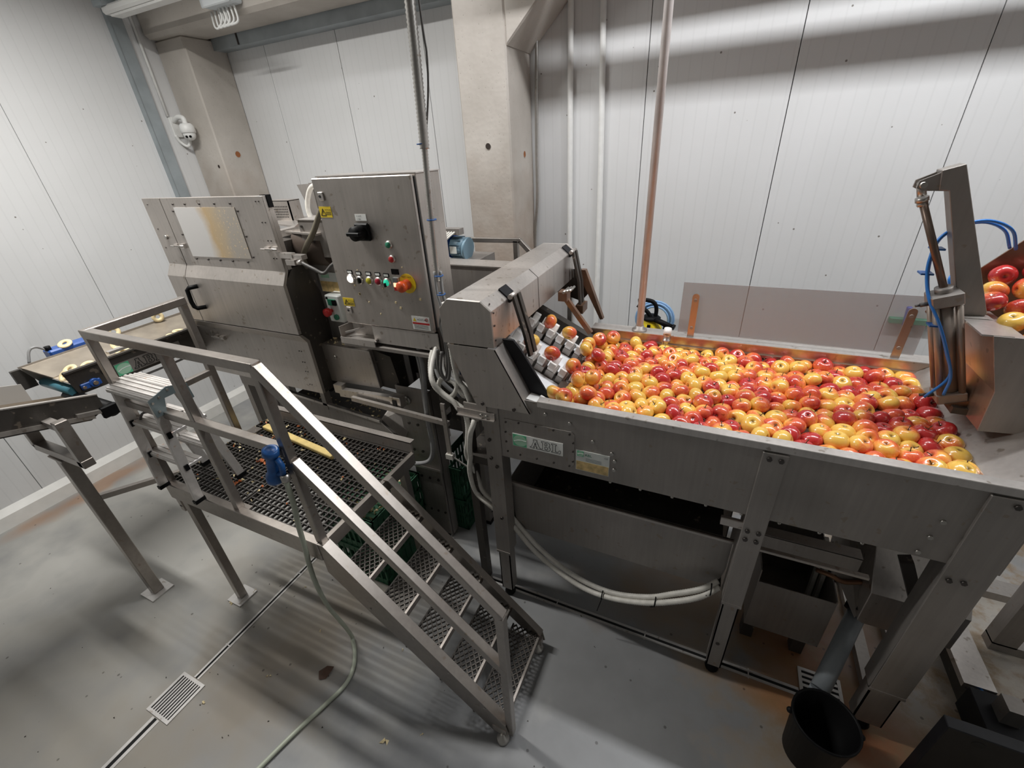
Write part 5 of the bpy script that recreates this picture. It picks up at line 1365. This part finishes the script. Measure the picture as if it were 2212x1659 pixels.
MB().box(-2.10, -2.03, .880, .93, 1.0, 1.012).build('post_foot', TUBE, pf)
# stairs: two stringers, five mesh treads
MB().xz([(-1.500, 1.010), (-1.470, 1.010), (-.590, .128), (-.575, .05), (-.655, .025), (-1.500, .820)], .868, .874).xz([(-1.500, 1.016), (-1.466, 1.016), (-.586, .132), (-.590, .124), (-1.472, 1.008), (-1.500, 1.008)], .866, .915).build('stringer', TUBE, pf)
MB().xz([(-1.500, 1.010), (-1.470, 1.010), (-.590, .128), (-.575, .05), (-.655, .025), (-1.500, .820)], 1.376, 1.382).xz([(-1.500, 1.016), (-1.466, 1.016), (-.586, .132), (-.590, .124), (-1.472, 1.008), (-1.500, 1.008)], 1.345, 1.384).build('stringer', TUBE, pf)
bolts([(x, .868, z-.055) for x, z in ((-1.22, .80), (-1.04, .62), (-.87, .45), (-.69, .27), (-1.28, .71))], (0, -1, 0), .006, .005).build('stringer_bolt', SILVER, pf, kind='stuff')
MESHM = plain('expanded_metal', (.075, .066, .058), .45, .5, noise=.3)
TZ = [(-1.293, .800), (-1.118, .624), (-.946, .440), (-.771, .270), (-.597, .108)]
t0_ = None
for i, (xn, zn) in enumerate(TZ):
    tr_ = MB().box(xn-.012, xn, .876, 1.372, zn-.034, zn).build('tread', TUBE, pf)
    MB().box(xn-.178, xn-.170, .876, 1.372, zn-.018, zn-.002).build('tread_back_bar', STEEL_B, tr_)
    if t0_ is None:
        mb = MB(); nx, ny = 5, 13; wx = .158/nx; wy = .492/ny
        for a in range(nx):
            for b in range(ny):
                x_ = xn-.170+wx*a; y_ = .878+wy*b
                c_ = [(x_, y_+wy/2), (x_+wx/2, y_), (x_+wx, y_+wy/2), (x_+wx/2, y_+wy)]
                for p, q in zip(c_, c_[1:]+c_[:1]):
                    mb.beam((p[0], p[1], zn-.008), (q[0], q[1], zn-.008), .0055, .011)
        t0_ = mb.build('tread_mesh', MESHM, tr_, kind='stuff'); b0 = V((xn, 0, zn))
    else:
        c = t0_.copy(); C.objects.link(c); c.parent = tr_; c.location = t0_.location+V((xn, 0, zn))-b0
for y in (.868, 1.345):
    ft = MB().box(-.66, -.585, y-.004, y+.03, .040, .085).build('foot_bracket', STEEL, pf)
    MB().lathe([(0, 0), (.028, 0), (.034, .008), (.030, .026), (.012, .034), (.010, .05), (0, .05)], (-.605, y-.006, 0), 18).build('levelling_foot', SILVER, ft)

# hose gun hung at the corner post, with hose
hg = thing('hose_gun', 'blue rubber water spray gun hung on the platform corner post', 'spray gun', (-1.53, .84, 1.39))
gx = lambda t, s=0: V((-1.575+.055*t+s, .846, 1.405+.19*t))
MB().lathe([(0, 0), (.033, 0), (.035, .008), (.035, .032), (.025, .052), (.023, .135), (.027, .150), (.033, .156), (.033, .180), (.026, .186), (.02, .178), (0, .176)], gx(0), 20, gx(1)-gx(0)).build('body', BLUEG, hg)
MB().tube([gx(.25, .03), gx(.3, .055), gx(.55, .055), gx(.7, .03)], .012, 10).build('trigger', BLUEG, hg)
MB().lathe([(.012, 0), (.020, .004), (.020, .03), (.014, .034)], gx(.28, .062), 12, (.05, 0, -1)).build('connector', SILVER, hg)
hs = MB(); hp_ = smooth([(-1.500, .846, 1.445), (-1.500, .842, 1.38), (-1.505, .838, 1.28), (-1.520, .832, 1.17), (-1.545, .835, 1.02), (-1.572, .835, .86), (-1.590, .840, .70), (-1.622, .87, .47), (-1.662, .93, .20), (-1.672, .955, .05), (-1.660, .945, .014), (-1.606, .900, .012), (-1.549, .825, .012), (-1.528, .735, .012), (-1.559, .611, .012), (-1.605, .465, .012), (-1.651, .282, .012), (-1.72, .0, .012), (-1.8, -.5, .012)], 8)
hs.tube(hp_, .0115, 10)
tag(hs.build('water_hose', HOSEM), 'pale green water hose curving from the blue gun across the floor', 'hose')

# small step ladder standing astride the middle rail
sl = thing('step_ladder', 'small aluminium double step ladder standing at the platform corner', 'step ladder', (-2.5, .95, 1.0))
LX0, LX1 = -2.655, -2.335
for nm, (x) in (('a', LX0), ('b', LX1)):
    for s_, (yb0, yt0, zb) in enumerate(((.845, .875, 1.018), (1.085, .985, 1.002))):
        l_ = MB().beam((x, yb0, zb+.012), (x, yt0, 1.655), .020, .046, (0, 1, 0)).build('stile', ALU, sl, .002)
        MB().box(x-.013, x+.013, yb0-.027, yb0+.027, zb, zb+.022).build('foot', BLACK, l_)
for zz, yy in ((1.253, .905), (1.455, .905)):
    st_ = MB().box(LX0-.012, LX1+.012, yy-.048, yy+.040, zz-.02, zz).build('step', ALU, sl, .003)
    for q in range(3):
        MB().box(LX0-.012, LX1+.012, yy-.040+.026*q, yy-.030+.026*q, zz, zz+.003).build('step_rib', ALU, st_)
    for x in (LX0, LX1):
        MB().box(x-.018, x+.018, yy-.055, yy-.035, zz-.026, zz+.006).build('step_cap', BLACK, st_)
for zz, yy in ((1.253, 1.01), (1.455, .99)):
    st_ = MB().box(LX0-.008, LX1+.008, yy-.010, yy+.062, zz-.02, zz).build('step', ALU, sl, .003)
    for q in range(3):
        MB().box(LX0-.008, LX1+.008, yy-.002+.02*q, yy+.004+.02*q, zz, zz+.003).build('step_rib', ALU, st_)
for ya, yb2, za, zb2 in ((.845, .933, 1.650, 1.680), (.937, 1.020, 1.680, 1.658)):
    st_ = MB().prism([(LX0-.03, ya, za), (LX0-.03, yb2, zb2), (LX0-.03, yb2, zb2-.018), (LX0-.03, ya, za-.018)], (LX1-LX0+.05, 0, 0)).build('top_step', ALU, sl, .002)
    for q in range(4):
        f = .12+.24*q; yq = ya+(yb2-ya)*f; zq = za+(zb2-za)*f
        MB().box(LX0-.03, LX1+.02, yq-.004, yq+.004, zq-.002, zq+.004).build('step_rib', ALU, st_)
PLG = plain('grey_hinge_plate', (.20, .25, .26), .4, .5)
hl = MB().prism([(LX1+.022, .842, 1.63), (LX1+.022, .842, 1.652), (LX1+.022, .935, 1.684), (LX1+.022, 1.024, 1.658), (LX1+.022, 1.03, 1.575), (LX1+.022, .99, 1.57), (LX1+.022, .965, 1.635), (LX1+.022, .91, 1.635), (LX1+.022, .89, 1.56), (LX1+.022, .845, 1.56)], (.004, 0, 0)).build('hinge_plate', PLG, sl)
bolts([(LX1+.026, y, z) for y, z in ((.855, 1.635), (.89, 1.65), (.865, 1.585), (1.01, 1.64), (.98, 1.655), (1.01, 1.595), (.935, 1.668))], (1, 0, 0), .006, .004, 8).build('rivet', SILVER, sl, kind='stuff')
MB().tube(smooth([(LX0+.02, .885, 1.43), (LX0+.08, .90, 1.50), (LX0+.2, .93, 1.505), (LX0+.28, .98, 1.50)]), .006, 6).build('spread_strap', CONDD, sl)

# pale stick left on the grating
stk = MB().beam((-2.63, 1.490, 1.018), (-1.92, 1.405, 1.018), .045, .030).build('foam_strip', plain('foam_yellow', (.62, .47, .18), .7, noise=.15, nscale=20), None, .008, 2)
tag(stk, 'pale yellow foam strip lying across the platform grating', 'strip')
# scraps scattered over grating and floor
g1 = MB(); g2 = MB(); rr = random.Random(11)
for i in range(150):
    u = rr.random()**1.7
    x = PX0+.03+u*1.15; y = rr.uniform(PY0+.03, PY1-.03) if rr.random() < .5 else PY1-.03-.35*rr.random()**2
    scrap(g1 if rr.random() < .6 else g2, (x, y, 1.003), rr.uniform(.006, .014), rr)
for i in range(12):
    scrap(g2, (-2.32+rr.uniform(-.04, .04), 1.22+rr.uniform(-.02, .02), 1.006), .014, rr)
for i in range(10):
    scrap(g2, (-2.30+rr.uniform(-.09, .02), 1.02+rr.uniform(-.02, .02), 1.004), .014, rr)
tag(g1.build('apple_scraps', FLESH, kind='stuff'), 'pale apple scraps strewn over the platform grating', 'apple scraps')
tag(g2.build('peel_scraps', PEEL, kind='stuff'), 'red apple peel scraps strewn over the platform grating', 'apple scraps')
g3 = MB(); g4 = MB()
for i in range(70):
    x = rr.uniform(-4.2, -.3); y = rr.uniform(-.2, 1.8)
    scrap(g4, (x, y, .001), rr.uniform(.003, .008), rr)
for (x, y, s_) in ((-1.98, .60, .014), (-1.35, 1.02, .012), (-1.9, .92, .012), (-2.25, 1.1, .012), (-2.1, 1.3, .012), (-1.15, .62, .02), (-2.55, .95, .02), (-2.63, .83, .016), (-1.0, .72, .010), (-2.2, .36, .012)):
    for q in range(2):
        scrap(g3, (x+rr.uniform(-.01, .01), y+rr.uniform(-.01, .01), .001), s_*.8, rr)
tag(g3.build('apple_scraps', FLESH, kind='stuff'), 'pale apple scraps dropped on the open floor', 'apple scraps')
tag(g4.build('debris', plain('dark_debris', (.06, .05, .04), .7), kind='stuff'), 'small dark debris scattered on the floor', 'debris')
lf = MB(); lf.add([(-1.73, .735, .002), (-1.70, .775, .012), (-1.665, .79, .004), (-1.655, .76, .012), (-1.66, .72, .003), (-1.69, .70, .010), (-1.70, .745, .016)], [(0, 1, 6), (1, 2, 6), (2, 3, 6), (3, 4, 6), (4, 5, 6), (5, 0, 6)])
tag(lf.build('dry_leaf', plain('leaf_brown', (.07, .035, .02), .7)), 'dry brown leaf on the floor beside the stair stringer', 'leaf')

# ------------------------------------------------------------------ crates of peel under the platform


def crate(x0, x1, y0, y1, z0, z1, lb, full=False):
    th = thing('plastic_crate', lb, 'crate', ((x0+x1)/2, (y0+y1)/2, z0), 'green plastic crates')
    t = .012
    mb = MB().box(x0, x1, y0, y1, z0, z0+.01)
    # ribbed walls with slot openings
    n = 9
    for side in range(4):
        L = (x1-x0) if side < 2 else (y1-y0)
        for i in range(n+1):
            f = i/n
            if side < 2:
                xx = x0+(x1-x0-.012)*f; yy = y0 if side == 0 else y1-t
                mb.box(xx, xx+.012, yy, yy+t, z0, z1)
            else:
                yy = y0+(y1-y0-.012)*f; xx = x0 if side == 2 else x1-t
                mb.box(xx, xx+t, yy, yy+.012, z0, z1)
        for zz, hh in ((z0, .05), (z0+(z1-z0)*.45, .03), (z1-.06, .06)):
            if side < 2:
                yy = y0+.002 if side == 0 else y1-t+.002
                mb.box(x0, x1, yy, yy+t-.004, zz, zz+hh)
            else:
                xx = x0+.002 if side == 2 else x1-t+.002
                mb.box(xx, xx+t-.004, y0, y1, zz, zz+hh)
    mb.build('shell', CRATE, th)
    MB().box(x0-.006, x1+.006, y0-.006, y0+.014, z1-.012, z1).box(x0-.006, x1+.006, y1-.014, y1+.006, z1-.012, z1).box(x0-.006, x0+.014, y0, y1, z1-.012, z1).box(x1-.014, x1+.006, y0, y1, z1-.012, z1).build('rim', CRATE, th)
    if full:
        q = MB(); r_ = random.Random(2)
        for i in range(160):
            scrap(q, (r_.uniform(x0+.03, x1-.03), r_.uniform(y0+.03, y1-.03), z1-.03+r_.uniform(-.01, .02)), r_.uniform(.012, .024), r_)
        tag(q.build('peel_heap', FLESH, kind='stuff'), 'heap of apple peel filling the upper green crate', 'apple peel')
        MB().box(x0+.014, x1-.014, y0+.014, y1-.014, z0+.02, z1-.04).build('liner', CRATE, th)


crate(-2.14, -1.70, 1.345, 1.848, 0, .30, 'green plastic crate on the floor under the platform')
crate(-2.14, -1.70, 1.345, 1.848, .302, .60, 'green plastic crate full of peel stacked under the platform', True)
crate(-1.64, -1.43, 1.98, 2.38, .0, .30, 'green plastic crate on the floor behind the pillar')
crate(-1.64, -1.43, 1.98, 2.38, .302, .60, 'green plastic crate stacked behind the machine pillar')

# ------------------------------------------------------------------ conveyor with apple rings leaving the peeler
rc = thing('ring_conveyor', 'belt conveyor with lettered side carrying apple rings from the peeler', 'conveyor', (-3.65, 1.5, 0))
MB().yz([(.942, 1.562), (2.5, 1.572), (2.5, 1.385), (.965, 1.405)], -3.455, -3.450).box(-3.455, -3.425, .945, 2.5, 1.555, 1.566).build('side_panel', STEEL_B, rc)
MB().yz([(.885, 1.570), (2.5, 1.59), (2.5, 1.50), (.945, 1.43)], -3.853, -3.848).build('side_panel', STEEL, rc)
MB().yz([(.80, 1.665), (.84, 1.66), (.90, 1.50), (.82, 1.50)], -3.90, -3.45).build('end_frame', STEEL_D, rc) if False else None
MB().box(-3.89, -3.862, .85, .93, 1.42, 1.55).build('end_frame', STEEL_B, rc)
MB().prism([(-3.848, .90, 1.56), (-3.64, .95, 1.502), (-3.64, .95, 1.497), (-3.85, .90, 1.55)], (0, 1.6, .01)).build('inner_slope', plain('juice_stained_steel', (.34, .295, .24), .4, .4, noise=.2), rc)
MB().box(-3.65, -3.455, .95, 2.5, 1.492, 1.497).build('belt', plain('belt_tan', (.40, .34, .26), .5, noise=.25), rc)
MB().cyl((-3.83, .955, 1.435), (-3.46, .955, 1.435), .030, 18).build('end_roller', TEAL, rc)
brg = MB().box(-3.450, -3.435, .985, 1.09, 1.425, 1.465).cyl((-3.45, 1.055, 1.448), (-3.428, 1.055, 1.448), .028, 16).build('bearing', BLUE, rc, .004)
MB().cyl((-3.428, 1.055, 1.448), (-3.418, 1.055, 1.448), .013, 12).cyl((-3.436, .998, 1.442), (-3.428, .998, 1.442), .010, 8).build('bearing_cap', STEEL_TAN, brg)
MB().cyl((-3.450, 1.135, 1.488), (-3.448, 1.135, 1.488), .024, 18).build('side_hole', DARK, rc)
pb = MB().box(-3.4495, -3.447, 1.185, 1.60, 1.418, 1.505).build('brand_plate', STEEL_D, rc)
logo(pb, (-3.447, 1.187, 1.421), (0, 1, 0), (0, 0, 1), .078)
letter_strokes(pb, (-3.447, 1.285, 1.430), (0, 1, 0), (0, 0, 1), .062, .0035, INK)
MB().box(-3.96, -3.86, 1.06, 1.30, 1.52, 1.60).build('drive_motor', BLUE, rc, .01)
MB().tube(smooth([(-3.90, 1.07, 1.60), (-3.90, 1.03, 1.64), (-3.90, .99, 1.63), (-3.89, .955, 1.56)]), .008, 8).build('motor_cable', CONDG, rc)
MB().cyl((-3.90, 1.075, 1.60), (-3.90, 1.075, 1.625), .018, 10).build('cable_gland', BLACK, rc)
MB().box(-3.49, -3.45, 1.20, 1.33, 1.574, 1.59).build('wiper_block', STEEL_L, rc)
for y in (1.55, 2.4):
    MB().box(-3.86, -3.80, y-.03, y+.03, 0, 1.40).build('stand_leg', STEEL_D, rc) if y > 2 else None
MB().box(-3.86, -3.80, 2.3, 2.36, 0, 1.44).box(-3.52, -3.46, 2.3, 2.36, 0, 1.44).build('stand', STEEL_D, rc)
MB().tube(smooth([(-3.47, 1.25, 1.36), (-3.47, 1.5, 1.36), (-3.47, 1.75, 1.37), (-3.44, 1.85, 1.42)]), .008, 8).build('side_cable', CONDG, rc)
MB().beam((-3.47, 1.7, 1.40), (-3.47, 2.32, 1.40), .03, .03).build('stand_rail', STEEL_D, rc)


def ring(p, nrm, lb, r=.040, lean=None):
    n = V(nrm).normalized(); a = n.orthogonal().normalized(); b = n.cross(a); m_ = 22
    mb = MB(); prof = [(.014, -.006), (.014, .006), (.036, .006), (.040, .002), (.040, -.002), (.036, -.006)]
    vs = []; k = len(prof)
    for i in range(m_):
        t = 2*math.pi*i/m_
        for rr_, h_ in prof:
            vs.append(V(p)+(a*math.cos(t)+b*math.sin(t))*rr_*r/.04+n*h_)
    fs = [(i*k+j, i*k+(j+1) % k, ((i+1) % m_)*k+(j+1) % k, ((i+1) % m_)*k+j) for i in range(m_) for j in range(k)]
    mb.add(vs, fs, True)
    o = mb.build('apple_ring', FLESH); tag(o, lb, 'apple ring', 'apple rings on the conveyor belts'); return o


for i, (p, nr) in enumerate((((-3.60, 1.03, 1.525), (.3, -.5, 1)), ((-3.57, 1.11, 1.522), (.3, -.3, 1)), ((-3.55, .975, 1.515), (.1, -.9, .8)), ((-3.55, 1.18, 1.520), (.25, -.2, 1)), ((-3.53, 1.25, 1.520), (.2, -.1, 1)), ((-3.56, 1.31, 1.530), (.5, -.2, 1)), ((-3.66, 1.34, 1.555), (.8, -.3, .6)), ((-3.53, 1.42, 1.522), (.2, .1, 1)), ((-3.54, 1.62, 1.522), (.3, .1, 1)), ((-3.60, 1.70, 1.522), (.1, .1, 1)), ((-3.52, 1.53, 1.52), (.15, 0, 1)))):
    ring(p, nr, 'pale apple ring on the lettered belt, %s counted from its open end' % ORD[[2, 3, 0, 4, 5, 6, 7, 8, 10, 9, 1].index(i) if False else (1, 2, 0, 3, 4, 5, 6, 7, 9, 10, 8)[i]])
ring((-3.835, 1.72, 1.605), (1, -.25, .1), 'apple ring standing upright on the far conveyor wall, closest to the peeler')
ring((-3.835, 1.42, 1.600), (.9, -.25, .4), 'apple ring leaning on the far conveyor wall above the lettering')
ring((-3.88, 1.16, 1.612), (.35, -.3, 1), 'apple ring lying on the blue conveyor motor')

lc = thing('takeaway_conveyor', 'dark inclined belt conveyor on a bracketed post below the apple ring belt', 'conveyor', (-3.3, .5, 0))
zb = lambda y: 1.335-.31*(y-.95)
y0, y1 = -.60, .93
MB().yz([(y0, zb(y0)), (y0, zb(y0)+.15), (y1, zb(y1)+.15), (y1, zb(y1)+.06), (y1-.08, zb(y1-.08))], -3.106, -3.10).build('side_panel', STEEL_B, lc)
MB().prism([(-3.118, y0, zb(y0)+.15), (-3.092, y0, zb(y0)+.15), (-3.092, y0, zb(y0)+.157), (-3.118, y0, zb(y0)+.157)], (0, y1-y0, zb(y1)-zb(y0))).build('panel_lip', STEEL_L, lc)
MB().prism([(-3.106, y0, zb(y0)+.01), (-3.09, y0, zb(y0)+.01), (-3.09, y0, zb(y0)+.035), (-3.106, y0, zb(y0)+.035)], (0, y1-y0-.06, zb(y1-.06)-zb(y0))).build('lower_tube', STEEL, lc)
MB().yz([(y0, zb(y0)), (y0, zb(y0)+.16), (.80, zb(.80)+.16), (.80, zb(.80))], -3.60, -3.594).build('far_panel', plain('pale_conveyor_wall', (.62, .60, .57), .35, .3), lc)
MB().prism([(-3.594, y0, zb(y0)+.045), (-3.106, y0, zb(y0)+.045), (-3.106, y0, zb(y0)+.05), (-3.594, y0, zb(y0)+.05)], (0, y1-y0+.02, zb(y1+.02)-zb(y0))).build('belt', plain('belt_brown', (.10, .075, .05), .35, noise=.3), lc)
MB().prism([(-3.594, y0, zb(y0)+.012), (-3.106, y0, zb(y0)+.012), (-3.106, y0, zb(y0)+.016), (-3.594, y0, zb(y0)+.016)], (0, y1-y0-.1, zb(y1-.1)-zb(y0))).build('return_belt', RUBBER, lc)
rl_ = MB().cyl((-3.58, .955, zb(.955)+.045), (-3.095, .955, zb(.955)+.045), .042, 20).build('tail_roller', BLACK, lc)
MB().cyl((-3.095, .955, zb(.955)+.045), (-3.085, .955, zb(.955)+.045), .018, 12).build('shaft_end', STEEL_B, rl_)
MB().box(-3.10, -3.075, .90, .985, zb(.94)+.01, zb(.94)+.08).build('bearing', BLACK, lc, .006)
MB().beam((-3.09, .80, zb(.80)+.045), (-3.09, .93, zb(.93)+.05), .022, .022).build('tension_screw', STEEL_D, lc)
MB().beam((-3.224, .69, .012), (-3.232, .69, 1.195), .062, .062).build('post', TUBE, lc, .004)
MB().box(-3.30, -3.15, .62, .76, 0, .012).build('post_base', DRS, lc)
MB().beam((-3.48, .69, 1.212), (-2.905, .69, 1.235), .055, .045).build('cross_bar', TUBE, lc, .003)
MB().beam((-2.935, .69, 1.215), (-2.935, .69, 1.50), .048, .055).build('side_arm', TUBE, lc, .003)
MB().beam((-3.475, .69, 1.215), (-3.475, .69, 1.42), .048, .055).build('side_arm', TUBE, lc, .003)
MB().box(-3.10, -2.935, .67, .71, 1.44, 1.475).build('arm_pin', STEEL_D, lc)
MB().box(-3.32, -3.16, .655, .725, 1.185, 1.195).build('post_cap', TUBE, lc)
MB().beam((-3.22, .72, .86), (-2.70, 1.30, .90), .03, .035).build('side_brace', TUBE, lc)
ring((-3.30, .60, zb(.60)+.062), (0, .3, 1), 'single apple ring riding on the dark lower conveyor')

# ------------------------------------------------------------------ things against the back wall
ar = thing('access_rail', 'steel tube handrail behind the peeling machine near the middle column', 'handrail', (-1.6, 3.0, 0))
MB().beam((-2.3, 3.0, 1.975), (-1.33, 3.0, 1.985), .034, .034).build('rail', TUBE, ar, .004)
MB().beam((-1.34, 3.0, 1.985), (-.95, 3.0, 1.60), .034, .034, (0, 1, 0)).build('rail', TUBE, ar, .004)
for x in (-2.25, -1.37):
    MB().beam((x, 3.0, 0), (x, 3.0, 1.98), .034, .034).build('rail_post', TUBE, ar)
MB().beam((-.95, 3.0, 0), (-.95, 3.0, 1.61), .034, .034).build('rail_post', TUBE, ar)
ts = thing('foam_sprayer', 'yellow and black foam sprayer with coiled light blue hose behind the tank', 'sprayer', (-.42, 3.45, 0))
MB().box(-.50, -.32, 3.40, 3.56, 0, 1.045).build('trolley', STEEL_D, ts)
MB().lathe([(.0, 0), (.10, 0), (.105, .05), (.09, .20), (.06, .25), (.055, .285), (0, .285)], (-.41, 3.43, 1.045), 20).build('tank_body', YELP, ts)
MB().lathe([(0, 0), (.07, 0), (.075, .012), (.05, .03), (0, .035)], (-.41, 3.43, 1.315), 20).build('head', BLACK, ts)
MB().box(-.425, -.400, 3.345, 3.36, 1.20, 1.29).build('gauge_slot', BLACK, ts)
for q in range(4):
    MB().tube([(-.40+(.11+.014*q)*math.cos(i*.2618), 3.57+.012*(q % 2), 1.26+(.11+.014*q)*math.sin(i*.2618)) for i in range(24)], .009, 8, closed=True).build('hose_coil', LBLUE, ts)
MB().tube(smooth([(-.38, 3.42, 1.30), (-.375, 3.42, 1.40), (-.40, 3.42, 1.455), (-.46, 3.42, 1.47), (-.52, 3.42, 1.46)], 8), .016, 10).build('handle', BLACK, ts)
MB().tube(smooth([(-.41, 3.40, 1.29), (-.415, 3.40, 1.345), (-.45, 3.40, 1.39), (-.52, 3.40, 1.43)], 8), .016, 10).build('handle', BLACK, ts)
MB().cyl((-.37, 3.38, 1.33), (-.235, 3.36, 1.285), .022, 14).cyl((-.24, 3.362, 1.287), (-.222, 3.358, 1.281), .028, 14).cyl((-.40, 3.39, 1.335), (-.37, 3.38, 1.33), .012, 10).build('spray_gun', BLACK, ts)
MB().cyl((-.29, 3.38, 1.29), (-.30, 3.40, 1.12), .016, 10).build('gun_grip', BLACK, ts)
wq = thing('floor_squeegee', 'green floor squeegee head with blue socket on the back wall behind the screen', 'squeegee', (1.28, 3.70, 1.37))
MB().box(1.17, 1.44, 3.695, 3.735, 1.345, 1.385).build('blade_holder', plain('squeegee_green', (.02, .30, .18), .4), wq, .004)
MB().beam((1.262, 3.69, 1.335), (1.250, 3.69, 1.475), .030, .03).build('socket', plain('squeegee_blue', (.05, .10, .50), .4), wq, .005)
